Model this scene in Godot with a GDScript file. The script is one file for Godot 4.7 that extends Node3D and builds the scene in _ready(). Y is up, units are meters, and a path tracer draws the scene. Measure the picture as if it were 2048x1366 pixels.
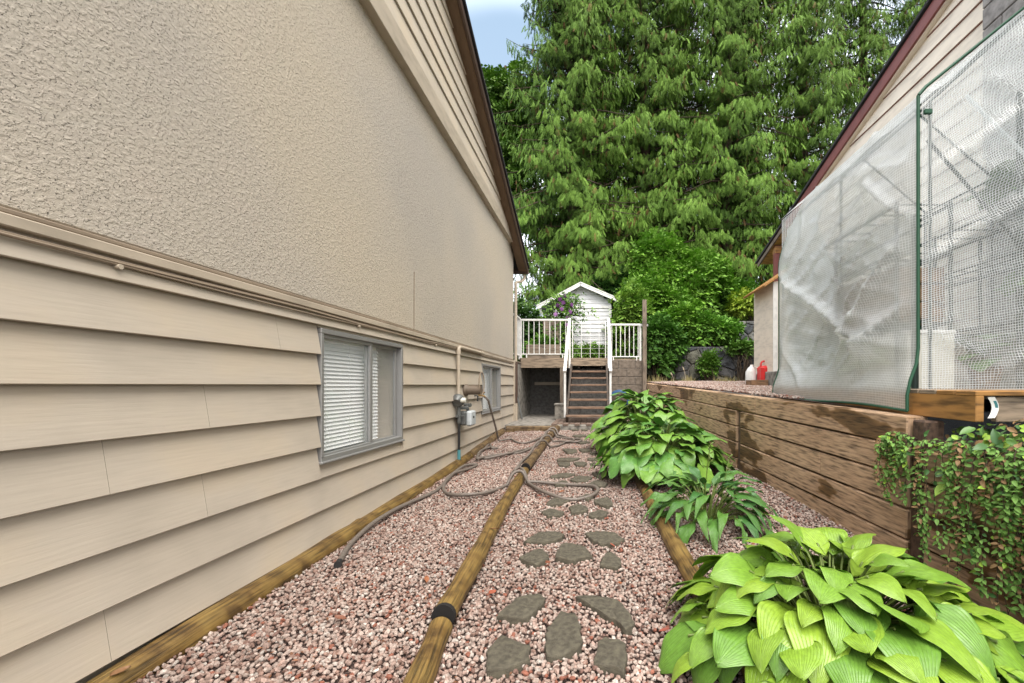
extends Node3D
# A gravel side yard between two houses. x right, y up, the view runs along -z; helper V() takes a depth in metres.

const EYE := 1.1
var used := {}
var M := {}
var rng := RandomNumberGenerator.new()
var env: Environment


# ------------------------------------------------------------------ geometry
class Geo:
	var v := PackedVector3Array()
	var n := PackedVector3Array()
	var t := PackedVector2Array()
	var c := PackedColorArray()
	var ix := PackedInt32Array()
	var tinted := false

	func tri(a: Vector3, b: Vector3, d: Vector3, nr: Vector3, ta := Vector2.ZERO, tb := Vector2.ZERO, td := Vector2.ZERO) -> void:
		var k := v.size()
		v.append(a); v.append(b); v.append(d)
		for i in 3: n.append(nr)
		t.append(ta); t.append(tb); t.append(td)
		if (b - a).cross(d - a).dot(nr) > 0.0:
			ix.append(k); ix.append(k + 2); ix.append(k + 1)
		else:
			ix.append(k); ix.append(k + 1); ix.append(k + 2)

	func quad(a: Vector3, b: Vector3, d: Vector3, e: Vector3, nr: Vector3, ta := Vector2.ZERO, tb := Vector2.ZERO, td := Vector2.ZERO, te := Vector2.ZERO) -> void:
		tri(a, b, d, nr, ta, tb, td)
		tri(a, d, e, nr, ta, td, te)

	# chamfered box; the grain (u) runs along its longest side
	func box(xf: Transform3D, s: Vector3, ch := 0.004, off := Vector2.ZERO) -> void:
		var h := s * 0.5
		ch = minf(ch, minf(h.x, minf(h.y, h.z)) * 0.6)
		var L := 0
		if s.y > s[L]: L = 1
		if s.z > s[L]: L = 2
		var P := []
		for i in 8:
			var sg := Vector3(1 if i & 1 else -1, 1 if i & 2 else -1, 1 if i & 4 else -1)
			var tr := []
			for ax in 3:
				var p := Vector3.ZERO
				for k in 3:
					p[k] = sg[k] * (h[k] if k == ax else h[k] - ch)
				tr.append(p)
			P.append(tr)
		for ax in 3:
			var b1 := 1 << ((ax + 1) % 3)
			var b2 := 1 << ((ax + 2) % 3)
			for sg in 2:
				var b0 := (1 << ax) * sg
				_face(xf, [P[b0][ax], P[b0 | b1][ax], P[b0 | b1 | b2][ax], P[b0 | b2][ax]], L, off)
		if ch > 0.0:
			for ax in 3:
				var u := (ax + 1) % 3
				var w := (ax + 2) % 3
				for k in 4:
					var b := (1 << u) * (k & 1) + (1 << w) * (k >> 1)
					var e := b | (1 << ax)
					_face(xf, [P[b][u], P[e][u], P[e][w], P[b][w]], L, off)
			for i in 8:
				_face(xf, [P[i][0], P[i][1], P[i][2]], L, off)

	func _face(xf: Transform3D, p: Array, L: int, off: Vector2) -> void:
		var nr: Vector3 = (p[1] - p[0]).cross(p[2] - p[0]).normalized()
		if nr.dot(p[0]) < 0: nr = -nr
		var ax := nr.abs().max_axis_index()
		var a := L
		var b := 3 - L - ax
		if ax == L:
			a = (L + 1) % 3
			b = (L + 2) % 3
		var q := []
		var uv := []
		for x in p:
			q.append(xf * x)
			uv.append(Vector2(x[a], x[b] + (0.37 * ax if ax != L else 0.11)) + off)
		var wn := (xf.basis * nr).normalized()
		if p.size() == 4:
			quad(q[0], q[1], q[2], q[3], wn, uv[0], uv[1], uv[2], uv[3])
		else:
			tri(q[0], q[1], q[2], wn, uv[0], uv[1], uv[2])

	# smooth grid from rows of points
	func grid(rows: Array, us: Array, vs: Array, hint: Vector3, wrap := false) -> void:
		var R := rows.size()
		var C: int = rows[0].size()
		var k0 := v.size()
		for i in R:
			var r: PackedVector3Array = rows[i]
			var ra: PackedVector3Array = rows[maxi(i - 1, 0)]
			var rb: PackedVector3Array = rows[mini(i + 1, R - 1)]
			for j in C:
				var ja := j - 1
				var jb := j + 1
				if wrap:
					ja = (j - 1 + C - 1) % (C - 1) if j == 0 or j == C - 1 else j - 1
					jb = 1 if j == C - 1 else j + 1
					if j == 0: ja = C - 2
				else:
					ja = maxi(ja, 0)
					jb = mini(jb, C - 1)
				var nr := (rb[j] - ra[j]).cross(r[jb] - r[ja])
				nr = nr.normalized() if nr.length_squared() > 1e-14 else Vector3.UP
				v.append(r[j])
				n.append(nr)
				t.append(Vector2(us[i], vs[j]))
		# decide the side once
		var mid := k0 + (R / 2) * C + C / 2
		var flip := n[mid].dot(hint) < 0.0
		if flip:
			for i in range(k0, v.size()): n[i] = -n[i]
		for i in R - 1:
			for j in C - 1:
				var a := k0 + i * C + j
				var b := a + C
				if flip:
					ix.append_array(PackedInt32Array([a, b, b + 1, a, b + 1, a + 1]))
				else:
					ix.append_array(PackedInt32Array([a, b + 1, b, a, a + 1, b + 1]))

	# round tube through points, with radii
	func tube(pts: PackedVector3Array, rad: Array, sides := 8, caps := true) -> void:
		var N := pts.size()
		var rows := []
		var us := []
		var len := 0.0
		var d0 := (pts[1] - pts[0]).normalized()
		var up := d0.cross(Vector3(0.31, 0.9, 0.17)).normalized()
		for i in N:
			var d := (pts[mini(i + 1, N - 1)] - pts[maxi(i - 1, 0)]).normalized()
			up = (up - d * up.dot(d)).normalized()
			var side := d.cross(up)
			var r: float = rad[mini(i, rad.size() - 1)]
			var row := PackedVector3Array()
			for j in sides + 1:
				var a := TAU * j / sides
				row.append(pts[i] + (up * cos(a) + side * sin(a)) * r)
			rows.append(row)
			if i > 0: len += pts[i].distance_to(pts[i - 1])
			us.append(len)
		var vs := []
		var r0: float = rad[0]
		for j in sides + 1: vs.append(TAU * r0 * j / sides)
		var k0 := v.size()
		grid(rows, us, vs, Vector3.UP, true)
		# outward normals
		var m := k0 + (N / 2) * (sides + 1)
		if n[m].dot(v[m] - pts[N / 2]) < 0.0:
			var e := ix.size() - (N - 1) * sides * 6
			for i in range(k0, v.size()): n[i] = -n[i]
			for i in range(e, ix.size(), 3):
				var q := ix[i + 1]
				ix[i + 1] = ix[i + 2]
				ix[i + 2] = q
		if caps:
			for e in [0, N - 1]:
				var nr := (pts[0] - pts[1]).normalized() if e == 0 else (pts[N - 1] - pts[N - 2]).normalized()
				for j in sides:
					tri(pts[e], rows[e][j], rows[e][j + 1], nr, Vector2(0.5, 0.5), Vector2(0.5 + 0.05 * cos(TAU * j / sides), 0.5 + 0.05 * sin(TAU * j / sides)), Vector2(0.5, 0.55))

	# prism: polygon (convex or star-shaped round its centre) given in a plane, extruded
	func prism(poly: Array, dir: Vector3, smooth_top := 0.0) -> void:
		var cen := Vector3.ZERO
		for p in poly: cen += p
		cen /= poly.size()
		var up := dir.normalized()
		var top := []
		for p in poly: top.append(p + dir)
		var tc := cen + dir
		for i in poly.size():
			var j := (i + 1) % poly.size()
			var nr: Vector3 = (poly[j] - poly[i]).cross(dir).normalized()
			if nr.dot(poly[i] - cen) < 0: nr = -nr
			var l: float = poly[i].distance_to(poly[j])
			quad(poly[i], poly[j], top[j], top[i], nr, Vector2(0, 0), Vector2(l, 0), Vector2(l, dir.length()), Vector2(0, dir.length()))
			tri(tc, top[i], top[j], up, Vector2(tc.x, tc.z), Vector2(top[i].x, top[i].z), Vector2(top[j].x, top[j].z))
			tri(cen, poly[i], poly[j], -up)

	func add(m: Geo, xf: Transform3D, col := Color.WHITE) -> void:
		var k := v.size()
		for i in m.v.size():
			v.append(xf * m.v[i])
			n.append((xf.basis * m.n[i]).normalized())
			t.append(m.t[i])
			c.append(col)
		for i in m.ix: ix.append(i + k)

	func mesh() -> ArrayMesh:
		var a := []
		a.resize(Mesh.ARRAY_MAX)
		a[Mesh.ARRAY_VERTEX] = v
		a[Mesh.ARRAY_NORMAL] = n
		a[Mesh.ARRAY_TEX_UV] = t
		if c.size() == v.size() and c.size() > 0: a[Mesh.ARRAY_COLOR] = c
		a[Mesh.ARRAY_INDEX] = ix
		var m := ArrayMesh.new()
		m.add_surface_from_arrays(Mesh.PRIMITIVE_TRIANGLES, a)
		return m


func V(x: float, y: float, depth: float) -> Vector3:   # y measured from the eye's height
	return Vector3(x, y + EYE, -depth)


func at(p: Vector3, b := Basis.IDENTITY) -> Transform3D:
	return Transform3D(b, p)


func numbered(called: String, parent: Node) -> String:
	var key := str(parent.get_instance_id()) + called
	used[key] = used.get(key, -1) + 1
	return called if used[key] == 0 else "%s_%03d" % [called, used[key]]


func thing(called: String, label: String, category: String, where := Vector3.ZERO, group := "", turn := 0.0) -> Node3D:
	var o := Node3D.new()
	o.name = numbered(called, self)
	add_child(o, true)
	o.position = where
	o.rotation.y = turn
	tag(o, label, category, group)
	return o


func tag(o: Node3D, label: String, category: String, group := "") -> Node3D:
	o.set_meta("label", label)
	if category: o.set_meta("category", category)
	if group: o.set_meta("group", group)
	return o


func put(called: String, mesh: Mesh, mat: Material, parent: Node = self, where := Vector3.ZERO) -> MeshInstance3D:
	var o := MeshInstance3D.new()
	o.name = numbered(called, parent)
	o.mesh = mesh
	o.material_override = null
	if mat: o.set_surface_override_material(0, mat)
	parent.add_child(o, true)
	o.position = where
	return o


func made(called: String, g: Geo, mat: Material, parent: Node = self) -> MeshInstance3D:
	return put(called, g.mesh(), mat, parent)


# a part whose geometry is given in world space under a thing that stands elsewhere
func wpart(called: String, g: Geo, mat: Material, parent: Node3D) -> MeshInstance3D:
	var o := put(called, g.mesh(), mat, parent)
	var up: Transform3D = parent.transform
	var q := parent.get_parent()
	while q is Node3D and q != self:
		up = q.transform * up
		q = q.get_parent()
	o.transform = up.affine_inverse()
	return o


func kind(o: Node3D, k: String) -> Node3D:
	o.set_meta("kind", k)
	return o


func boxm(called: String, a: Vector3, b: Vector3, mat: Material, parent: Node3D, ch := 0.004) -> MeshInstance3D:   # box between two corners
	var g := Geo.new()
	g.box(at((a + b) * 0.5), (b - a).abs(), ch, Vector2(rng.randf() * 5, rng.randf() * 5))
	return wpart(called, g, mat, parent)


func beam(called: String, a: Vector3, b: Vector3, w: float, h: float, mat: Material, parent: Node3D, ch := 0.004) -> MeshInstance3D:   # bar from a to b
	var g := Geo.new()
	g.box(along(a, b), Vector3(w, h, a.distance_to(b)), ch, Vector2(rng.randf() * 5, rng.randf() * 5))
	return wpart(called, g, mat, parent)


func along(a: Vector3, b: Vector3) -> Transform3D:
	var z := (b - a).normalized()
	var x := Vector3.UP.cross(z)
	x = x.normalized() if x.length() > 0.01 else Vector3.RIGHT
	return Transform3D(Basis(x, z.cross(x), z), (a + b) * 0.5)


func pipe(called: String, pts: Array, r: float, mat: Material, parent: Node3D, sides := 8) -> MeshInstance3D:
	var g := Geo.new()
	g.tube(PackedVector3Array(pts), [r], sides)
	return wpart(called, g, mat, parent)


func smooth_path(p: Array, step := 4) -> PackedVector3Array:   # Catmull-Rom
	var out := PackedVector3Array()
	for i in p.size() - 1:
		var a: Vector3 = p[maxi(i - 1, 0)]
		var b: Vector3 = p[i]
		var c: Vector3 = p[i + 1]
		var d: Vector3 = p[mini(i + 2, p.size() - 1)]
		for k in step:
			out.append(b.cubic_interpolate(c, a, d, float(k) / step))
	out.append(p[p.size() - 1])
	return out


func rnd(a: float, b: float) -> float:
	return rng.randf_range(a, b)


# ------------------------------------------------------------------ materials
func lin(r: float, g: float, b: float) -> Color:
	return Color(r, g, b).linear_to_srgb()


func noise(sd: int, type: int, freq: float, oct := 4, warp := 0.0) -> FastNoiseLite:
	var f := FastNoiseLite.new()
	f.seed = sd
	f.noise_type = type
	f.frequency = freq
	f.fractal_octaves = oct
	f.fractal_type = FastNoiseLite.FRACTAL_FBM if oct > 1 else FastNoiseLite.FRACTAL_NONE
	if warp > 0.0:
		f.domain_warp_enabled = true
		f.domain_warp_amplitude = warp
		f.domain_warp_frequency = freq * 0.8
	return f


func ntex(f: FastNoiseLite, size := 512, ramp: Array = []) -> NoiseTexture2D:   # ramp: [offset, grey or Color, ...]
	var t := NoiseTexture2D.new()
	t.width = size
	t.height = size
	t.seamless = true
	t.seamless_blend_skirt = 0.15
	t.noise = f
	t.generate_mipmaps = false
	if ramp.size():
		var g := Gradient.new()
		var o := PackedFloat32Array()
		var c := PackedColorArray()
		for i in range(0, ramp.size(), 2):
			o.append(ramp[i])
			var k = ramp[i + 1]
			c.append(k if k is Color else Color(k, k, k))
		g.offsets = o
		g.colors = c
		t.color_ramp = g
	return t


func mat(color: Color, rough := 0.8, metal := 0.0) -> StandardMaterial3D:
	var m := StandardMaterial3D.new()
	m.albedo_color = color
	m.roughness = rough
	m.metallic = metal
	return m


func tri_uv(m: StandardMaterial3D, scale: Vector3) -> StandardMaterial3D:
	m.uv1_triplanar = true
	m.uv1_world_triplanar = true
	m.uv1_scale = scale
	return m


func bump(m: StandardMaterial3D, t: Texture2D, cm: float) -> StandardMaterial3D:
	m.heightmap_enabled = true
	m.heightmap_texture = t
	m.heightmap_scale = cm
	return m


func stain(m: StandardMaterial3D, t: Texture2D, scale: Vector3) -> StandardMaterial3D:   # broad wear, multiplied on in world space
	m.detail_enabled = true
	m.detail_albedo = t
	m.detail_blend_mode = BaseMaterial3D.BLEND_MODE_MUL
	m.detail_uv_layer = BaseMaterial3D.DETAIL_UV_2
	m.uv2_triplanar = true
	m.uv2_world_triplanar = true
	m.uv2_scale = scale
	return m


func wood(color: Color, grain: Texture2D, rough := 0.75, b := 0.25, su := 0.35, sv := 3.2) -> StandardMaterial3D:
	var m := mat(color, rough)
	m.albedo_texture = grain
	m.uv1_scale = Vector3(su, sv, 1)
	return bump(m, grain, b)


func leaf_mat(color: Color, rough := 0.45, trans := 0.35) -> StandardMaterial3D:
	var m := mat(color, rough)
	m.vertex_color_use_as_albedo = true
	m.backlight_enabled = true
	m.backlight = Color(trans * 0.75, trans, trans * 0.25)
	return m


func materials() -> void:
	var S := FastNoiseLite.TYPE_SIMPLEX_SMOOTH
	var C := FastNoiseLite.TYPE_CELLULAR
	var P := FastNoiseLite.TYPE_PERLIN
	var fine := ntex(noise(3, S, 0.03, 5), 512, [0.0, 0.55, 0.5, 0.85, 1.0, 1.0])
	var blotch := ntex(noise(5, S, 0.006, 4), 512, [0.2, 0.91, 0.5, 0.975, 0.8, 1.0])
	var grain := ntex(noise(7, P, 0.022, 5, 8.0), 512, [0.15, 0.58, 0.45, 0.86, 0.62, 0.96, 0.9, 1.0])
	var grain_soft := ntex(noise(8, P, 0.02, 4, 12.0), 512, [0.1, 0.97, 0.5, 0.99, 0.9, 1.0])
	# stucco: troweled skin with torn, crackled relief
	var plate := noise(21, S, 0.030, 4, 16.0)
	plate.fractal_gain = 0.55
	var patch := noise(27, S, 0.02, 2)
	var gritty := noise(22, S, 0.14, 3)
	var pits := noise(26, S, 0.055, 2)
	var sh := Image.create(1024, 1024, false, Image.FORMAT_RGB8)
	var sc := Image.create(1024, 1024, false, Image.FORMAT_RGB8)
	for y in 1024:
		for x in 1024:
			var a := plate.get_noise_2d(x, y * 1.35)
			var g := gritty.get_noise_2d(x, y)
			var on := smoothstep(-0.12, 0.25, patch.get_noise_2d(x, y))
			var h := (0.12 + 0.40 * on) * smoothstep(-0.05, 0.03, a) + 0.14 * a + 0.13 * g + 0.25
			var hole := smoothstep(0.52, 0.62, pits.get_noise_2d(x, y))
			h = clampf(h - 0.3 * hole, 0, 1)
			sh.set_pixel(x, y, Color(h, h, h))
			var edge := on * maxf(0.0, 1.0 - absf(a + 0.045) / 0.03)  # crevice shade painted into the colour along the relief edges
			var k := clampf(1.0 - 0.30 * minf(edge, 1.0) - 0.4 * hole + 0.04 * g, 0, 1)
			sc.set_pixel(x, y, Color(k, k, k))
	M.stucco = tri_uv(bump(mat(lin(0.49, 0.437, 0.366), 0.9), ImageTexture.create_from_image(sh), 0.34), Vector3(1.25, 1.25, 1.25))
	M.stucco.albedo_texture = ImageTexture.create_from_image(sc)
	stain(M.stucco, ntex(noise(23, S, 0.005, 4), 512, [0.15, Color(0.93, 0.94, 0.96), 0.5, Color(0.98, 0.98, 0.98), 0.8, Color(1, 0.995, 0.98)]), Vector3(0.09, 0.11, 0.09))
	M.siding = tri_uv(bump(mat(lin(0.515, 0.455, 0.38), 0.62), ntex(noise(9, P, 0.02, 5, 14.0), 512), 0.045), Vector3(0.5, 7.0, 0.5))
	M.siding.albedo_texture = grain_soft
	stain(M.siding, ntex(noise(24, S, 0.006, 4), 512, [0.15, Color(0.93, 0.93, 0.93), 0.5, Color(0.98, 0.98, 0.98), 0.8, Color(1, 0.99, 0.97)]), Vector3(0.35, 0.5, 0.35))
	M.gable = M.siding.duplicate()
	M.gable.albedo_color = lin(0.54, 0.47, 0.38)
	M.trim = stain(mat(lin(0.45, 0.385, 0.305), 0.55), blotch, Vector3(0.8, 2, 0.8))
	M.trim_dark = stain(mat(lin(0.27, 0.21, 0.155), 0.6), blotch, Vector3(0.8, 2, 0.8))
	M.drum = stain(mat(lin(0.15, 0.115, 0.085), 0.6), blotch, Vector3(3, 3, 3))
	M.brown = stain(mat(lin(0.075, 0.043, 0.03), 0.5), blotch, Vector3(1, 1, 1))
	M.soffit = stain(mat(lin(0.16, 0.10, 0.06), 0.7), blotch, Vector3(1, 1, 1))
	M.shingle = stain(mat(lin(0.035, 0.035, 0.04), 0.95), fine, Vector3(4, 4, 4))
	M.alu = mat(lin(0.30, 0.30, 0.30), 0.5, 0.5)
	M.alu_dark = mat(lin(0.16, 0.17, 0.18), 0.5, 0.4)
	M.white = stain(mat(lin(0.76, 0.76, 0.75), 0.4), blotch, Vector3(1.5, 1.5, 1.5))
	M.white_boards = stain(mat(lin(0.66, 0.67, 0.70), 0.5), blotch, Vector3(0.8, 3, 0.8))
	M.blind = mat(lin(0.82, 0.83, 0.84), 0.5)
	M.blind.backlight_enabled = true
	M.blind.backlight = Color(0.3, 0.3, 0.3)
	M.room = mat(lin(0.5, 0.5, 0.48), 0.9)
	M.glass = mat(Color(0.9, 0.96, 0.97, 0.06), 0.02)
	M.glass.metallic_specular = 0.26
	M.glass.transparency = BaseMaterial3D.TRANSPARENCY_ALPHA
	M.metal_grey = stain(mat(lin(0.20, 0.21, 0.21), 0.45, 0.4), fine, Vector3(6, 6, 6))
	M.meter_box = stain(mat(lin(0.48, 0.52, 0.55), 0.45), blotch, Vector3(3, 3, 3))
	M.dark = mat(lin(0.012, 0.012, 0.013), 0.6)
	M.teal = mat(lin(0.06, 0.22, 0.25), 0.5)
	M.brass = mat(lin(0.30, 0.19, 0.07), 0.45, 0.7)
	M.rubber = bump(stain(mat(lin(0.22, 0.185, 0.16), 0.5), fine, Vector3(5, 5, 5)), fine, 0.05)
	# timber
	M.plank = wood(lin(0.58, 0.40, 0.26), grain, 0.82, 0.35, 0.55, 5.0)
	stain(M.plank, ntex(noise(31, S, 0.0065, 5, 10.0), 512, [0.30, Color(0.50, 0.44, 0.32), 0.36, Color(0.64, 0.57, 0.44), 0.385, Color(0.95, 0.93, 0.92), 0.75, Color(1, 1, 1)]), Vector3(0.19, 0.46, 0.19))
	M.plank_end = wood(lin(0.11, 0.066, 0.045), grain, 0.85, 0.4, 2.0, 2.5)
	M.log = wood(lin(0.235, 0.150, 0.042), grain, 0.55, 0.6, 0.32, 8.0)
	stain(M.log, ntex(noise(32, S, 0.012, 4), 512, [0.2, Color(0.6, 0.55, 0.52), 0.45, Color(0.9, 0.87, 0.85), 0.75, Color(1, 1, 1)]), Vector3(0.9, 0.9, 0.9))
	M.log_far = M.log.duplicate()
	M.log_far.albedo_color = lin(0.21, 0.14, 0.065)
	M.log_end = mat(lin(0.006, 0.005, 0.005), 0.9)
	M.fir = wood(lin(0.42, 0.21, 0.06), grain, 0.6, 0.15, 0.35, 2.2)
	M.deckwood = wood(lin(0.33, 0.255, 0.185), grain, 0.75, 0.4, 0.35, 2.6)
	M.tread = wood(lin(0.24, 0.15, 0.10), grain, 0.6, 0.3, 0.35, 2.6)
	M.stringer = wood(lin(0.06, 0.042, 0.03), grain, 0.7, 0.3, 0.35, 2.6)
	M.greywood = wood(lin(0.22, 0.175, 0.135), grain, 0.85, 0.5, 0.35, 2.6)
	M.crate = wood(lin(0.27, 0.15, 0.08), grain, 0.7, 0.3, 0.4, 2.0)
	# stone and concrete
	var pit := ntex(noise(41, S, 0.05, 5), 512, [0.0, 0.3, 0.35, 0.55, 0.6, 0.85, 1.0, 1.0])
	M.step_stone = tri_uv(bump(mat(lin(0.20, 0.182, 0.145), 0.92), pit, 0.6), Vector3(7.0, 7.0, 7.0))
	M.step_stone.albedo_texture = ntex(noise(47, S, 0.16, 4), 512, [0.0, 0.3, 0.36, 0.5, 0.44, 0.85, 0.62, 0.95, 0.78, 1.0])
	stain(M.step_stone, ntex(noise(48, S, 0.02, 4), 512, [0.2, Color(0.74, 0.73, 0.70), 0.5, Color(0.9, 0.89, 0.86), 0.8, Color(1, 1, 0.95)]), Vector3(2.6, 2.6, 2.6))
	M.concrete = tri_uv(bump(mat(lin(0.30, 0.28, 0.25), 0.92), pit, 0.25), Vector3(1.2, 1.2, 1.2))
	M.concrete.albedo_texture = ntex(noise(42, S, 0.01, 5), 512, [0.15, 0.62, 0.5, 0.88, 0.85, 1.0])
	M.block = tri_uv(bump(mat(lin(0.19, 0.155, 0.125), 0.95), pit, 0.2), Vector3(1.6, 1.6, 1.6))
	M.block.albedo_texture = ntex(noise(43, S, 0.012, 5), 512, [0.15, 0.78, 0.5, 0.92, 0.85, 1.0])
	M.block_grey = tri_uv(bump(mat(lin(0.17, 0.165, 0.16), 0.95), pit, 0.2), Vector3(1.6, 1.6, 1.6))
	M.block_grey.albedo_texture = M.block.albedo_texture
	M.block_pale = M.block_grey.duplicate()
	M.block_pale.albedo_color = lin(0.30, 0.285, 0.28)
	M.mortar = tri_uv(mat(lin(0.30, 0.275, 0.25), 0.95), Vector3(2, 2, 2))
	M.mortar.albedo_texture = pit
	M.rocks = []
	for c in [[0.125, 0.125, 0.125], [0.085, 0.09, 0.10], [0.19, 0.19, 0.18], [0.14, 0.14, 0.11], [0.055, 0.06, 0.068]]:
		var r := tri_uv(bump(mat(lin(c[0], c[1], c[2]), 0.9), pit, 1.5), Vector3(1.1, 1.1, 1.1))
		r.albedo_texture = M.concrete.albedo_texture
		M.rocks.append(r)
	M.soil = tri_uv(bump(mat(lin(0.05, 0.035, 0.025), 0.95), pit, 2.0), Vector3(1.5, 1.5, 1.5))
	M.soil.albedo_texture = pit
	M.bed = tri_uv(bump(mat(lin(0.16, 0.10, 0.085), 0.95), pit, 2.0), Vector3(4, 4, 4))
	M.bed.albedo_texture = pit
	M.hill = tri_uv(bump(mat(lin(0.045, 0.055, 0.018), 0.95), pit, 3.0), Vector3(0.8, 0.8, 0.8))
	M.hill.albedo_texture = ntex(noise(45, S, 0.02, 5), 512, [0.2, Color(0.7, 0.55, 0.45), 0.5, Color(0.8, 0.9, 0.7), 0.8, Color(1, 1, 0.9)])
	M.pebble = mat(Color.WHITE, 0.72)
	M.pebble.vertex_color_use_as_albedo = true
	M.pebble = tri_uv(bump(M.pebble, pit, 0.3), Vector3(9, 9, 9))
	M.pebble.albedo_texture = ntex(noise(46, S, 0.02, 4), 256, [0.2, 0.72, 0.55, 0.95, 0.8, 1.0])
	M.paver = tri_uv(mat(lin(0.33, 0.235, 0.185), 0.9), Vector3(3, 3, 3))
	M.paver.albedo_texture = pit
	M.bark = tri_uv(bump(mat(lin(0.13, 0.085, 0.06), 0.95), grain, 3.0), Vector3(4, 0.5, 4))
	M.bark.albedo_texture = grain
	M.twig = mat(lin(0.06, 0.042, 0.026), 0.9)
	M.stem = mat(lin(0.12, 0.17, 0.035), 0.5)
	# foliage
	M.cedar = leaf_mat(Color.WHITE, 0.55, 0.25)
	M.cedar.metallic_specular = 0.2
	M.broad = leaf_mat(Color.WHITE, 0.45, 0.4)
	M.broad.metallic_specular = 0.3
	M.petal = leaf_mat(lin(0.16, 0.04, 0.19), 0.5, 0.3)
	# hosta leaves: sunken veins run from base to tip, so the relief depends on v alone
	var im := Image.create(256, 256, false, Image.FORMAT_RGB8)
	var al := Image.create(256, 256, false, Image.FORMAT_RGB8)
	var f := noise(51, S, 0.03, 4)
	for y in 256:
		var a := absf(y / 127.5 - 1.0)
		var w := absf(sin(a * PI * 7.0))
		var vein := 1.0 - pow(1.0 - w, 3.0)
		var mid := clampf(a * 16.0, 0, 1)
		for x in 256:
			var k := f.get_noise_2d(x, y)
			var cross := 0.04 * sin(x * 0.55 + 9.0 * a)
			var h := clampf((0.15 + 0.75 * vein) * (0.3 + 0.7 * mid) + 0.08 * k + cross, 0, 1)
			im.set_pixel(x, y, Color(h, h, h))
			var s := clampf(0.90 + 0.10 * k - 0.05 * (1.0 - vein), 0, 1)
			var tint := Color(s, s, s).lerp(Color(1.0, 1.0, 0.9), (1.0 - mid) * 0.6)
			al.set_pixel(x, y, tint)
	var vein_h := ImageTexture.create_from_image(im)
	var vein_c := ImageTexture.create_from_image(al)
	M.hosta = []
	for c in [[0.245, 0.415, 0.043], [0.185, 0.37, 0.055], [0.185, 0.37, 0.055], [0.105, 0.25, 0.045]]:
		var m := bump(mat(lin(c[0], c[1], c[2]), 0.32), vein_h, 0.13)
		m.albedo_texture = vein_c
		m.backlight_enabled = true
		m.backlight = Color(0.26, 0.36, 0.06)
		var set := [m]
		for d in [[0.80, 0.88], [1.1, 1.04], [0.60, 0.74]]:
			var k: StandardMaterial3D = m.duplicate()
			k.albedo_color = lin(c[0] * d[0], c[1] * d[1], c[2])
			set.append(k)
		M.hosta.append(set)
	# woven greenhouse film: clear film with a white thread grid
	M.film = film(0.26, 31)
	M.film_side = film(0.61, 32)
	M.added_film = film(0.62, 33)
	M.binding = mat(lin(0.012, 0.075, 0.04), 0.6)
	M.tube = mat(lin(0.02, 0.035, 0.03), 0.4, 0.3)
	M.bin = mat(lin(0.66, 0.66, 0.6), 0.4)
	M.red = stain(mat(lin(0.62, 0.03, 0.03), 0.4), blotch, Vector3(4, 4, 4))
	M.cream = stain(mat(lin(0.80, 0.71, 0.60), 0.55), blotch, Vector3(0.8, 3, 0.8))
	M.maroon = stain(mat(lin(0.20, 0.058, 0.05), 0.5), blotch, Vector3(1, 1, 1))
	M.yellow_soffit = wood(lin(0.55, 0.36, 0.10), grain, 0.7, 0.2, 0.5, 3)
	M.blue = mat(lin(0.03, 0.10, 0.24), 0.45)


func film(alpha: float, sd: int) -> StandardMaterial3D:
	var N := 16
	var cells := 16
	var size := N * cells
	var im := Image.create(size, size, false, Image.FORMAT_RGBA8)
	var f := noise(sd, FastNoiseLite.TYPE_SIMPLEX_SMOOTH, 0.02, 3)
	for y in size:
		for x in size:
			var fx := (x % N) / float(N)
			var fy := (y % N) / float(N)
			var th := 1.0 if fx < 0.185 or fy < 0.185 else 0.0
			var a := clampf(alpha * (1.0 + 0.15 * f.get_noise_2d(x, y)), 0, 1)
			im.set_pixel(x, y, Color(0.97, 0.98, 0.98, 0.95 if th > 0.5 else a))
	var m := mat(lin(0.93, 0.96, 0.985), 0.22)
	m.metallic_specular = 0.68
	m.albedo_texture = ImageTexture.create_from_image(im)
	m.transparency = BaseMaterial3D.TRANSPARENCY_ALPHA
	m.uv1_scale = Vector3(1.0 / (0.0175 * cells), 1.0 / (0.0175 * cells), 1)
	m.backlight_enabled = true
	m.backlight = Color(1.0, 1.0, 1.0)
	return m


# ------------------------------------------------------------------ shape of the ground
func sstep(a: float, b: float, x: float) -> float:
	return smoothstep(a, b, x)


func gy(x: float, z: float) -> float:   # gravel level, from the eye's height; z is depth
	var y := -1.13 + 0.02 * (z - 1.5) if z < 5.8 else -1.044 + 0.05 * (minf(z, 9.0) - 5.8)
	return y + 0.05 * sstep(0.6, 1.6, x) * sstep(2.5, 4.5, z)


func wall_x(z: float) -> float:   # face of the timber retaining wall
	return 1.89 - 0.0887 * (z - 2.77)


func terrace_y(z: float) -> float:
	return -0.17 + 0.029 * (z - 2.77)


func hy(x: float, z: float) -> float:
	var l := 0.6 + sstep(15.0, 24.0, z) * 2.6 + sstep(24.0, 60.0, z) * 3.0
	var r := 0.06 + sstep(12.5, 12.9, z) * 0.95 + sstep(14.4, 14.9, z) * 1.0 + sstep(15.0, 25.0, z) * 2.6 + sstep(24.0, 60.0, z) * 3.0
	return lerpf(l, r, sstep(0.95, 1.35, x))


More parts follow.
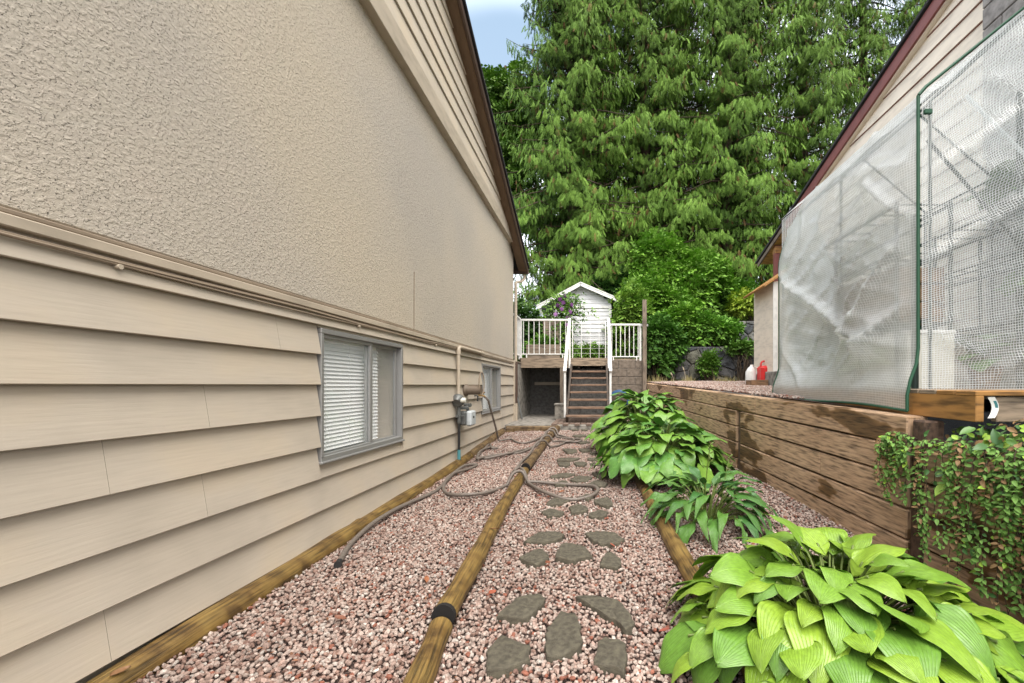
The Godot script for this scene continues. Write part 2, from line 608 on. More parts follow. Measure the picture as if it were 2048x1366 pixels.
func sheet(x0: float, x1: float, z0: float, z1: float, step: float, height: Callable) -> Geo:
	var g := Geo.new()
	var rows := []
	var us := []
	var vs := []
	var nx := int(ceil((x1 - x0) / step))
	var nz := int(ceil((z1 - z0) / step))
	for i in nz + 1:
		var z := lerpf(z0, z1, float(i) / nz)
		var row := PackedVector3Array()
		for j in nx + 1:
			var x := lerpf(x0, x1, float(j) / nx)
			row.append(V(x, height.call(x, z), z))
		rows.append(row)
		us.append(z)
	for j in nx + 1: vs.append(lerpf(x0, x1, float(j) / nx))
	g.grid(rows, us, vs, Vector3.UP)
	return g


# ------------------------------------------------------------------ the setting
func setting() -> void:
	kind(made("ground", sheet(-200, 200, -60, 300, 20.0, func(_x, _z): return -1.6), M.soil), "structure")
	kind(made("gravel_path_ground", sheet(-1.95, 2.1, -1.0, 9.0, 0.15, func(x, z): return gy(x, z) - 0.012), M.bed), "structure")
	# landing in front of the deck, its bricks laid along the path
	var g := Geo.new()
	g.box(at(V(-0.35, -1.0, 10.85)), Vector3(3.0, 0.42, 3.9), 0.01)
	var land := kind(made("landing_pavement", g, M.concrete), "structure")
	var br := Geo.new()
	for i in 7:
		for j in 16:
			br.box(at(V(-0.86 + 0.115 * j, -0.785, 8.99 + 0.21 * i + (0.1 if j & 1 else 0.0))), Vector3(0.108, 0.05, 0.202), 0.006, Vector2(rnd(0, 3), rnd(0, 3)))
	kind(wpart("paver_rows", br, M.paver, land), "stuff")
	# upper terrace behind the timber wall, then the planted slope
	var t := Geo.new()
	var rows := []
	var us := []
	for i in 24:
		var z := 2.95 + 0.42 * i
		var row := PackedVector3Array()
		for k in 12:
			row.append(V(lerpf(wall_x(z) + 0.12, 8.0, k / 11.0), terrace_y(z) - 0.012, z))
		rows.append(row)
		us.append(z)
	t.grid(rows, us, range(12), Vector3.UP)
	kind(made("terrace_ground", t, M.bed), "structure")
	kind(made("soil_bed", sheet(1.95, 8.0, -1.0, 3.0, 0.3, func(x, _z): return -0.43 + 0.03 * sin(x * 5.0)), M.soil), "structure")
	kind(made("hillside", sheet(-34, 40, 11.4, 70, 0.5, func(x, z): return hy(x, z) - 0.03), M.hill), "structure")


# ------------------------------------------------------------------ gravel
func pebble_mesh(sd: int) -> ArrayMesh:
	var r := RandomNumberGenerator.new()
	r.seed = sd
	var s := SphereMesh.new()
	# twelve corners of an icosahedron, pushed about, with flat broken faces
	var p := []
	var f := (1.0 + sqrt(5.0)) / 2.0
	for q in [[-1, f, 0], [1, f, 0], [-1, -f, 0], [1, -f, 0], [0, -1, f], [0, 1, f], [0, -1, -f], [0, 1, -f], [f, 0, -1], [f, 0, 1], [-f, 0, -1], [-f, 0, 1]]:
		var d := Vector3(q[0], q[1], q[2]).normalized()
		p.append(d * r.randf_range(0.68, 1.12) * Vector3(1.0, 0.72, 0.86))
	var g := Geo.new()
	for q in [[0, 11, 5], [0, 5, 1], [0, 1, 7], [0, 7, 10], [0, 10, 11], [1, 5, 9], [5, 11, 4], [11, 10, 2], [10, 7, 6], [7, 1, 8], [3, 9, 4], [3, 4, 2], [3, 2, 6], [3, 6, 8], [3, 8, 9], [4, 9, 5], [2, 4, 11], [6, 2, 10], [8, 6, 7], [9, 8, 1]]:
		var nr: Vector3 = (p[q[1]] - p[q[0]]).cross(p[q[2]] - p[q[0]]).normalized()
		if nr.dot(p[q[0]]) < 0: nr = -nr
		g.tri(p[q[0]], p[q[1]], p[q[2]], nr)
	return g.mesh()


var slabs := []   # stepping stones: [centre, outline]
var keep_clear := []   # logs: [a, b, half width]


func covered(x: float, z: float) -> bool:
	for s in slabs:
		if absf(x - s[0].x) < 0.2 and absf(z - s[0].y) < 0.2 and Geometry2D.is_point_in_polygon(s[0] + (Vector2(x, z) - s[0]) * 1.09, s[1]):
			return true
	for k in keep_clear:
		var q := Geometry2D.get_closest_point_to_segment(Vector2(x, z), k[0], k[1])
		if q.distance_to(Vector2(x, z)) < k[2]: return true
	return false


func pebble_colour() -> Color:
	var k := rng.randf()
	var b := rnd(0.8, 1.12)
	if k < 0.40: return Color(0.50 * b, 0.395 * b, 0.345 * b)
	if k < 0.68: return Color(0.42 * b, 0.295 * b, 0.25 * b)
	if k < 0.84: return Color(0.32 * b, 0.20 * b, 0.16 * b)
	if k < 0.91: return Color(0.60 * b, 0.53 * b, 0.48 * b)
	if k < 0.965: return Color(0.22 * b, 0.125 * b, 0.10 * b)
	return Color(0.30 * b, 0.11 * b, 0.07 * b)


func gravel() -> void:
	var bed := kind(tag(Node3D.new(), "pink and grey crushed gravel covering the side yard", "gravel"), "stuff")
	bed.name = "gravel"
	add_child(bed, true)
	var put_at := [[], [], [], []]
	var tint := [[], [], [], []]
	var f := noise(61, FastNoiseLite.TYPE_SIMPLEX_SMOOTH, 0.7, 3)
	var z := 1.35
	while z < 9.05:
		var st := 0.0175 if z < 3.6 else 0.0205
		var x := -1.80
		var w := wall_x(z) + 0.02
		while x < w:
			var px := x + rnd(-0.009, 0.009)
			var pz := z + rnd(-0.009, 0.009)
			x += st
			if covered(px, pz) or (pz > 8.85 and px > -0.9 and px < 0.95): continue
			var s := rnd(0.0085, 0.0150) * (1.0 if z < 3.6 else 1.08)
			if rng.randf() < 0.06: s *= 1.3
			var wet := 0.90 + 0.25 * f.get_noise_2d(px, pz)
			_stone(put_at, tint, px, gy(px, pz) + rnd(-0.008, 0.008) + 0.012 * f.get_noise_2d(px * 4.0, pz * 4.0), pz, s, wet)
		z += st
	z = 4.3
	while z < 12.0:   # the terrace
		var x := wall_x(z) + 0.14
		while x < 4.2:
			var px := x + rnd(-0.013, 0.013)
			var pz := z + rnd(-0.013, 0.013)
			x += 0.03
			if px / pz > 0.5: continue
			_stone(put_at, tint, px, terrace_y(pz) + rnd(-0.008, 0.010), pz, rnd(0.012, 0.020), 1.0)
		z += 0.03
	for k in 4:
		var mm := MultiMesh.new()
		mm.transform_format = MultiMesh.TRANSFORM_3D
		mm.use_colors = true
		mm.mesh = pebble_mesh(70 + k)
		mm.mesh.surface_set_material(0, M.pebble)
		mm.instance_count = put_at[k].size()
		for i in put_at[k].size():
			mm.set_instance_transform(i, put_at[k][i])
			mm.set_instance_color(i, tint[k][i])
		var o := MultiMeshInstance3D.new()
		o.name = numbered("gravel_stones", bed)
		o.multimesh = mm
		kind(o, "stuff")
		bed.add_child(o, true)


func _stone(put_at: Array, tint: Array, x: float, y: float, z: float, s: float, wet: float) -> void:
	var k := rng.randi() % 4
	var b := Basis.from_euler(Vector3(rnd(-0.7, 0.7), rnd(0, TAU), rnd(-0.7, 0.7))).scaled_local(Vector3(s * rnd(0.8, 1.3), s * rnd(0.8, 1.15), s))
	put_at[k].append(Transform3D(b, V(x, y, z)))
	var c := pebble_colour()
	tint[k].append(Color(c.r * wet, c.g * wet, c.b * wet))


func stepping_stones() -> void:
	var outlines := [
		["broad five-sided stepping stone at the left of the nearest cluster", [-0.457, 1.852, -0.421, 1.975, -0.288, 1.904, -0.27, 1.802, -0.343, 1.747, -0.423, 1.732]],
		["tall arch-shaped stepping stone in the middle of the nearest cluster", [-0.214, 1.843, -0.226, 2.019, -0.177, 2.184, -0.108, 2.161, -0.069, 1.989, -0.07, 1.878, -0.188, 1.814]],
		["squarish stepping stone right of the arch-shaped one, nearest cluster", [-0.011, 1.778, 0.001, 1.932, 0.032, 1.965, 0.117, 1.913, 0.102, 1.71, 0.056, 1.755]],
		["slanting leaf-shaped stepping stone above the nearest five-sided stone, by the log", [-0.479, 2.132, -0.423, 2.284, -0.305, 2.364, -0.267, 2.297, -0.284, 2.208, -0.326, 2.115, -0.372, 2.104]],
		["long curved stepping stone at the upper right of the nearest cluster", [-0.113, 2.323, -0.031, 2.344, 0.098, 2.284, 0.162, 2.149, 0.171, 2.071, 0.128, 1.999, 0.092, 2.071, 0.014, 2.172]],
		["flat pointed stepping stone, back left of the second cluster from the front", [-0.507, 3.093, -0.438, 3.256, -0.304, 3.296, -0.239, 3.23, -0.254, 3.141, -0.369, 3.069]],
		["small rounded stepping stone, front left of the second cluster", [-0.489, 2.811, -0.421, 2.945, -0.356, 2.956, -0.299, 2.811, -0.372, 2.707, -0.432, 2.754]],
		["flat-topped stepping stone in the centre of the second cluster", [-0.263, 2.811, -0.246, 3.035, -0.197, 3.069, -0.082, 2.989, -0.034, 2.831, -0.161, 2.763]],
		["wide oval stepping stone, back right of the second cluster", [-0.089, 3.243, -0.007, 3.31, 0.139, 3.243, 0.187, 3.129, 0.13, 3.035, 0.019, 3.035]],
		["small triangular stepping stone, front right of the second cluster", [0.017, 2.716, 0.059, 2.913, 0.115, 2.872, 0.149, 2.754, 0.117, 2.636, 0.055, 2.68]],
		["oval stepping stone, front left below the big hose loop", [-0.474, 3.769, -0.408, 3.854, -0.282, 3.769, -0.283, 3.676, -0.401, 3.634]],
		["square stepping stone in the middle just below the big hose loop", [-0.247, 3.884, -0.175, 4.006, -0.084, 3.914, -0.089, 3.769, -0.213, 3.73]],
		["flat stepping stone, front right below the big hose loop", [-0.079, 3.687, 0.003, 3.825, 0.095, 3.769, 0.051, 3.608, -0.046, 3.608]],
		["stepping stone lying across the near edge of the hose loop, left", [-0.46, 4.006, -0.389, 4.205, -0.232, 4.24, -0.268, 4.07, -0.4, 3.944]],
		["round stepping stone just outside the right end of the hose loop", [-0.034, 4.136, 0.097, 4.24, 0.135, 3.975, 0.09, 3.914, -0.015, 4.025]],
		["tiny stepping stone inside the right end of the hose loop", [-0.166, 4.225, -0.093, 4.341, -0.025, 4.254, -0.089, 4.143]],
		["thin long stepping stone behind the hose loop, left of its row", [-0.541, 5.108, -0.373, 5.299, -0.251, 5.212, -0.356, 5.067, -0.51, 5.027]],
		["round stepping stone behind the hose loop, middle of its row", [-0.304, 4.939, -0.203, 5.17, -0.064, 5.037, -0.105, 4.873, -0.233, 4.845]],
		["stepping stone half under the large hosta, behind the hose loop", [-0.067, 5.321, 0.122, 5.321, 0.186, 5.139, 0.026, 5.007]],
		["small stepping stone touching the far edge of the hose loop, left", [-0.464, 4.781, -0.345, 4.911, -0.301, 4.728, -0.43, 4.65]],
		["stepping stone touching the far edge of the hose loop, right", [-0.102, 4.728, -0.018, 4.939, 0.11, 4.781, 0.065, 4.625, -0.058, 4.625]],
		["long flat stepping stone beside the upper log joint, back left of the fifth cluster", [-0.555, 6.147, -0.41, 6.225, -0.242, 6.172, -0.315, 5.996, -0.527, 5.984]],
		["short stepping stone, front left of the fifth cluster", [-0.52, 5.9, -0.364, 5.923, -0.363, 5.703, -0.477, 5.703]],
		["round stepping stone, front middle of the fifth cluster", [-0.309, 5.876, -0.21, 6.021, -0.126, 5.876, -0.173, 5.703, -0.262, 5.703]],
		["stepping stone by the hosta leaves, front right of the fifth cluster", [-0.1, 5.876, 0.057, 5.9, 0.042, 5.755, -0.085, 5.716]],
		["small stepping stone, back right of the fifth cluster", [-0.146, 6.172, -0.023, 6.225, -0.049, 6.033, -0.116, 6.021]],
		["dark-edged stepping stone, left of the row nearest the hose coil", [-0.548, 6.914, -0.331, 6.865, -0.301, 6.559, -0.428, 6.486]],
		["stepping stone, middle of the row nearest the hose coil", [-0.299, 6.833, -0.149, 6.914, -0.085, 6.708, -0.229, 6.588]],
		["small stepping stone, right of the row nearest the hose coil", [-0.113, 6.618, -0.01, 6.648, -0.024, 6.472, -0.096, 6.458]],
		["lone stepping stone just right of the far hose coil's tip", [-0.357, 7.42, -0.196, 7.574, -0.126, 7.383, -0.286, 7.273]],
		["stepping stone behind the hose coil, left of its pair", [-0.46, 8.073, -0.269, 8.255, -0.19, 8.029, -0.381, 7.921]],
		["stepping stone behind the hose coil, right of its pair", [-0.176, 8.186, -0.013, 8.278, -0.03, 7.921, -0.152, 7.9]],
		["farthest stepping stone on the left, next to the brick landing", [-0.508, 8.85, -0.39, 8.88, -0.355, 8.747, -0.475, 8.669]],
		["farthest stepping stone on the right, next to the brick landing", [-0.323, 8.85, -0.187, 8.88, -0.188, 8.721, -0.302, 8.669]],
	]
	for o in outlines:
		var q: Array = o[1]
		var cen := Vector2.ZERO
		var flat := []
		for i in range(0, q.size(), 2):
			flat.append(Vector2(q[i], q[i + 1]))
			cen += flat[-1]
		cen /= flat.size()
		# rough the outline: two points between corners, nudged
		var pts := []
		var P2 := PackedVector2Array()
		for i in flat.size():
			var a: Vector2 = flat[i]
			var b: Vector2 = flat[(i + 1) % flat.size()]
			var l := a.distance_to(b)
			var k := maxi(2, int(l / 0.025))
			for j in k:
				var p := a.lerp(b, float(j) / k)
				var d := (p - cen).normalized()
				var r := 1.0 if j else -1.0
				p += d * (sin(PI * float(j) / k) * 0.035 * l + rnd(-0.009, 0.006))
				P2.append(p)
		slabs.append([cen, P2])
		var y := gy(cen.x, cen.y)
		var base := V(cen.x, y, cen.y)
		var top := 0.030
		var g := Geo.new()
		# rings: buried foot, top edge, rounded shoulder, then the gently uneven top
		var rings := []
		for lv in [[1.03, -0.04], [1.0, top - 0.012], [0.985, top - 0.004], [0.93, top], [0.6, top + 0.002], [0.25, top + 0.001]]:
			var row := PackedVector3Array()
			for i in P2.size() + 1:
				var p: Vector2 = (P2[i % P2.size()] - cen) * lv[0]
				var rough := rnd(-0.0025, 0.0025) + 0.0025 * sin(37.0 * p.x + 9.0 * cen.x) + 0.002 * sin(51.0 * p.y + cen.y * 7.0)
				row.append(Vector3(p.x, lv[1] + rough, -p.y))
			rings.append(row)
		g.grid(rings, [0, 0.1, 0.12, 0.14, 0.2, 0.25], range(P2.size() + 1), Vector3.UP, true)
		# all normals outward and up
		var cap: PackedVector3Array = rings[5]
		for i in P2.size():
			g.tri(Vector3(0, top, 0), cap[i], cap[i + 1], Vector3.UP)
		for i in g.n.size():
			var want := Vector3(g.v[i].x, 0.06, g.v[i].z)
			if g.n[i].dot(want) < 0: g.n[i] = -g.n[i]
		var s := put("stepping_stone", g.mesh(), M.step_stone, self, base)
		tag(s, o[0], "stepping stone", "stepping stones along the gravel path")


# ------------------------------------------------------------------ logs, hose
func log_shape(pts: Array, r: float, sd: int) -> Geo:
	var rr := RandomNumberGenerator.new()
	rr.seed = sd
	var path := smooth_path(pts, 8)
	var rad := []
	for i in path.size():
		rad.append(r * (1.0 + 0.05 * sin(i * 0.9 + sd) + rr.randf_range(-0.02, 0.02)))
	rad[0] = r * 0.97
	var g := Geo.new()
	g.tube(path, rad, 18)
	return g


func logs() -> void:
	# [label, points as x, lift, z ..., radius, far tone]
	var list := [
		["nearest olive-brown round edging log, lying lowest, left of the stepping stones", [-0.60, 0.02, 0.9, -0.645, 0.022, 1.5, -0.708, 0.022, 2.03], 0.052, 0],
		["long olive-brown edging log with a black cut end facing the camera", [-0.705, 0.060, 2.06, -0.75, 0.045, 2.87, -0.81, 0.04, 3.85, -0.862, 0.035, 5.33], 0.054, 0],
		["brown edging log the hose lies across, beyond the second joint", [-0.863, 0.062, 5.38, -0.862, 0.05, 6.1, -0.85, 0.045, 6.95, -0.83, 0.045, 7.7], 0.056, 1],
		["short farthest edging log ending at the crosswise landing timber", [-0.83, 0.06, 7.78, -0.80, 0.06, 8.3, -0.775, 0.065, 8.72], 0.056, 1],
		["round edging log emerging from under the bright near hosta, right of the path", [0.62, 0.02, 1.7, 0.56, 0.025, 2.2, 0.51, 0.025, 3.2, 0.48, 0.025, 4.4], 0.058, 0],
		["edging log hidden under the large hostas, right of the path", [0.475, 0.03, 4.45, 0.44, 0.035, 5.8, 0.40, 0.035, 7.4], 0.058, 1],
		["near half-buried timber along the foot of the beige siding", [-1.805, 0.00, 0.9, -1.80, 0.01, 1.7, -1.80, 0.012, 3.0, -1.80, 0.012, 3.42], 0.064, 0],
		["middle half-buried timber along the foot of the beige siding", [-1.805, 0.008, 3.44, -1.80, 0.01, 5.0, -1.80, 0.012, 6.3], 0.062, 0],
		["far half-buried timber along the house foot behind the hose coil", [-1.805, 0.012, 6.33, -1.80, 0.02, 7.5, -1.80, 0.03, 8.5], 0.062, 1],
	]
	for l in list:
		var pts := []
		var base := Vector3.ZERO
		for i in range(0, l[1].size(), 3):
			var x: float = l[1][i]
			var z: float = l[1][i + 2]
			pts.append(V(x, gy(x, z) + l[1][i + 1], z))
			if i > 0: keep_clear.append([Vector2(l[1][i - 3], l[1][i - 1]), Vector2(x, z), l[2] * 0.72])
		base = pts[0]
		for i in pts.size(): pts[i] -= base
		var o := made("edging_log", log_shape(pts, l[2], int(pts.size() * 7 + l[1][0] * 100)), M.log_far if l[3] else M.log)
		o.position = base
		tag(o, l[0], "log", "round timber edging logs")
	# black cap over the log end at each joint
	for q in [[-0.705, 0.062, 2.056, 0.0535], [-0.863, 0.062, 5.376, 0.0555]]:
		var g := Geo.new()
		var c := V(q[0], gy(q[0], q[2]) + q[1], q[2])
		g.tube(PackedVector3Array([Vector3(0, 0, 0.003), Vector3(0.0005, 0, -0.022)]), [q[3]], 18)
		var o := made("log_end_cap", g, M.log_end)
		o.position = c
		tag(o, "black cut end of the long near edging log" if q[2] < 3 else "black cut end of the edging log at the second joint", "log end")
	# timber laid across the far end of the gravel
	var cx := thing("landing_timber", "crosswise reddish timber holding back the brick landing by the house", "timber", V(-1.28, gy(-1.2, 8.8), 8.8))
	var g := Geo.new()
	g.box(at(Vector3(0, 0.02, 0)), Vector3(1.02, 0.15, 0.12), 0.02)
	put("beam", g.mesh(), M.log_far, cx)
	var st := Geo.new()
	st.box(at(Vector3(-0.4, 0.0, 0.14)), Vector3(0.16, 0.16, 0.16), 0.02)
	put("end_block", st.mesh(), M.log_far, cx)


func hose() -> void:
	var q := [-1.653, 7.513, -1.599, 7.428, -1.471, 7.595, -1.313, 7.371, -1.19, 7.323, -1.07, 7.485, -0.942, 7.878, -0.846, 8.144, -0.701, 8.115, -0.526, 7.878, -0.395, 7.569, -0.489, 7.323, -0.668, 7.403, -0.849, 7.339, -0.976, 7.018, -1.104, 6.712, -1.241, 6.406, -1.387, 6.217, -1.52, 6.144, -1.63, 6.172, -1.68, 6.316, -1.70, 6.53, -1.68, 6.779, -1.63, 6.932, -1.538, 6.897, -1.60, 6.827, -1.66, 7.0, -1.71, 7.08, -1.72, 6.932, -1.70, 6.53, -1.66, 6.229, -1.61, 6.034, -1.533, 6.172, -1.366, 6.406, -1.138, 6.53, -0.991, 6.932, -0.932, 7.552, -0.863, 7.86, -0.713, 7.906, -0.519, 7.769, -0.331, 7.638, -0.266, 7.469, -0.333, 7.347, -0.507, 7.371, -0.639, 7.077, -0.82, 6.862, -0.938, 6.562, -0.964, 6.229, -1.002, 5.954, -0.994, 5.58, -0.992, 5.279, -0.967, 5.051, -0.915, 4.974, -0.876, 5.029, -0.81, 4.924, -0.669, 4.614, -0.548, 4.373, -0.405, 4.21, -0.277, 4.141, -0.156, 4.162, -0.043, 4.252, 0.003, 4.406, -0.047, 4.585, -0.176, 4.68, -0.362, 4.725, -0.597, 4.76, -0.734, 4.745, -0.849, 4.764, -0.949, 4.662, -1.024, 4.473, -1.104, 4.309, -1.207, 4.228, -1.353, 4.246, -1.471, 4.373, -1.568, 4.578, -1.629, 4.843, -1.648, 5.14, -1.604, 5.326, -1.568, 5.527, -1.543, 5.76, -1.61, 5.70, -1.66, 5.527, -1.65, 5.095, -1.602, 4.578, -1.612, 4.33, -1.68, 3.918, -1.70, 3.578, -1.70, 3.314, -1.66, 3.004, -1.569, 2.726]
	var flat := []
	for i in range(0, q.size(), 2): flat.append(Vector3(q[i], 0, q[i + 1]))
	var s := smooth_path(flat, 6)
	var r := 0.0165
	var pts := PackedVector3Array()
	# from the tap down to the ground
	for p in [V(-1.75, -0.19, 6.98), V(-1.73, -0.19, 6.96), V(-1.70, -0.24, 7.0), V(-1.68, -0.45, 7.15), V(-1.66, -0.7, 7.35)]:
		pts.append(p)
	for i in s.size():
		var x := s[i].x
		var z := s[i].z
		var y := gy(x, z) + r + 0.006
		for k in keep_clear:   # over the logs
			var c := Geometry2D.get_closest_point_to_segment(Vector2(x, z), k[0], k[1])
			var d := c.distance_to(Vector2(x, z)) / 0.10
			if d < 1.0 and k[0].x > -1.2: y = maxf(y, gy(x, z) + 0.118 * (1.0 - pow(d, 3.0)) + r)
		# lengths laid over earlier ones ride a little higher
		y += 0.012 + 0.012 * sin(i * 0.21)
		pts.append(V(x, y, z))
	var o := thing("garden_hose", "long grey-brown garden hose looped over the gravel and logs", "hose", pts[pts.size() - 1])
	var g := Geo.new()
	g.tube(pts, [r], 10)
	wpart("hose_tube", g, M.rubber, o)
	var e := pts[pts.size() - 1]
	var d := (e - pts[pts.size() - 3]).normalized()
	var f := Geo.new()
	f.tube(PackedVector3Array([e - d * 0.03, e + d * 0.012]), [0.0195], 12)
	f.tube(PackedVector3Array([e + d * 0.012, e + d * 0.026]), [0.022], 12)
	wpart("coupling", f, M.dark, o)


func litter() -> void:   # crumbs of dead leaf and twig caught between the stones
	rng.seed = 900
	var o := kind(tag(Node3D.new(), "brown crumbs of dead leaf and twig scattered among the gravel", "leaf litter"), "stuff")
	o.name = "leaf_litter"
	add_child(o, true)
	var m := Geo.new()
	m.add(leaflet(1.0, 0.3, 0.25), Transform3D.IDENTITY)
	var p := []
	var t := []
	var f := noise(901, FastNoiseLite.TYPE_SIMPLEX_SMOOTH, 1.3, 2)
	for i in 5200:
		var x := rnd(-1.7, 1.7)
		var z := rnd(1.4, 8.4)
		var near_log := absf(x + 0.66) < 0.12 or absf(x - 0.6) < 0.16 or x > 1.25
		if f.get_noise_2d(x * 1.5, z) + (0.25 if near_log else 0.0) < 0.22 or x > wall_x(z): continue
		var b := Basis.from_euler(Vector3(rnd(-0.5, 0.5), rnd(0, TAU), rnd(-0.5, 0.5)))
		p.append(Transform3D(b.scaled_local(Vector3(rnd(0.3, 1.0), 1.0, 1.0) * rnd(0.010, 0.026)), V(x, gy(x, z) + rnd(0.006, 0.018), z)))
		t.append(Color(0.17, 0.085, 0.05).lerp(Color(0.28, 0.12, 0.06), rng.randf()) * rnd(0.5, 1.1))
	multi("crumbs", m.mesh(), M.broad, p, t, o)


func fallen_leaves() -> void:
	var spots := [[-1.76, 1.66, 0.07], [-0.55, 2.35, 0.03], [-0.30, 2.72, 0.03], [0.12, 2.45, 0.03], [-0.72, 3.15, 0.09], [-0.55, 4.25, 0.03], [-0.95, 2.5, 0.03], [0.3, 2.0, 0.03], [-1.2, 2.1, 0.03], [-0.35, 4.4, 0.03], [-0.9, 4.1, 0.03], [0.1, 3.0, 0.03]]
	var where := ["on the near wall timber", "beside the near log's joint", "below the second stone cluster", "right of the second stone cluster", "on the long near log", "inside the hose loop", "left of the log's cut end", "near the bright hosta", "alone in the left gravel strip", "under the hose loop's far edge", "under the hose where it meets the log", "by the wide oval stepping stone"]
	for i in spots.size():
		var s = spots[i]
		var g := Geo.new()
		var rows := []
		for a in 5:
			var u := a / 4.0
			var w := 0.014 * sin(PI * minf(u * 0.95 + 0.03, 1.0))
			rows.append(PackedVector3Array([Vector3(-w, 0.006 * u, -0.03 + 0.06 * u), Vector3(0, -0.003 + 0.004 * u, -0.03 + 0.06 * u), Vector3(w, 0.008, -0.03 + 0.06 * u)]))
		g.grid(rows, [0, 1, 2, 3, 4], [0, 1, 2], Vector3.UP)
		var o := put("fallen_leaf", g.mesh(), mat(lin(rnd(0.16, 0.28), rnd(0.06, 0.11), 0.04), 0.6), self, V(s[0], gy(s[0], s[1]) + s[2], s[1]))
		o.rotation = Vector3(rnd(-0.3, 0.3), rnd(0, TAU), rnd(-0.3, 0.3))
		tag(o, "small reddish fallen leaf " + where[i], "leaf", "fallen leaves on the gravel")


# ------------------------------------------------------------------ the beige house
const WX := -1.85   # face of its side wall


func lap(z0: float, z1: float, y0: float, y1: float, x: float, out: float) -> Geo:   # one lapped board, thicker at its foot
	var g := Geo.new()
	var th := 0.014
	var p := [V(x + out, y0, z0), V(x + out - th, y0, z0), V(x - 0.012, y1 + 0.02, z0), V(x + 0.002, y1 + 0.02, z0)]
	var q := []
	for k in p: q.append(k + Vector3(0, 0, z0 - z1))
	var r := 0.003
	g.quad(p[0] + Vector3(0, r, 0), p[3], q[3], q[0] + Vector3(0, r, 0), Vector3(1, 0.1, 0).normalized())
	g.quad(p[0] + Vector3(0, r, 0), q[0] + Vector3(0, r, 0), q[0] + Vector3(-r, 0, 0), p[0] + Vector3(-r, 0, 0), Vector3(1, -1, 0).normalized())
	g.quad(p[0] + Vector3(-r, 0, 0), q[0] + Vector3(-r, 0, 0), q[1], p[1], Vector3.DOWN)
	g.quad(p[1], p[2], q[2], q[1], Vector3.LEFT)
	g.quad(p[2], p[3], q[3], q[2], Vector3.UP)
	g.quad(p[0], p[1], p[2], p[3], Vector3.BACK)
	g.quad(q[0], q[1], q[2], q[3], Vector3.FORWARD)
	return g


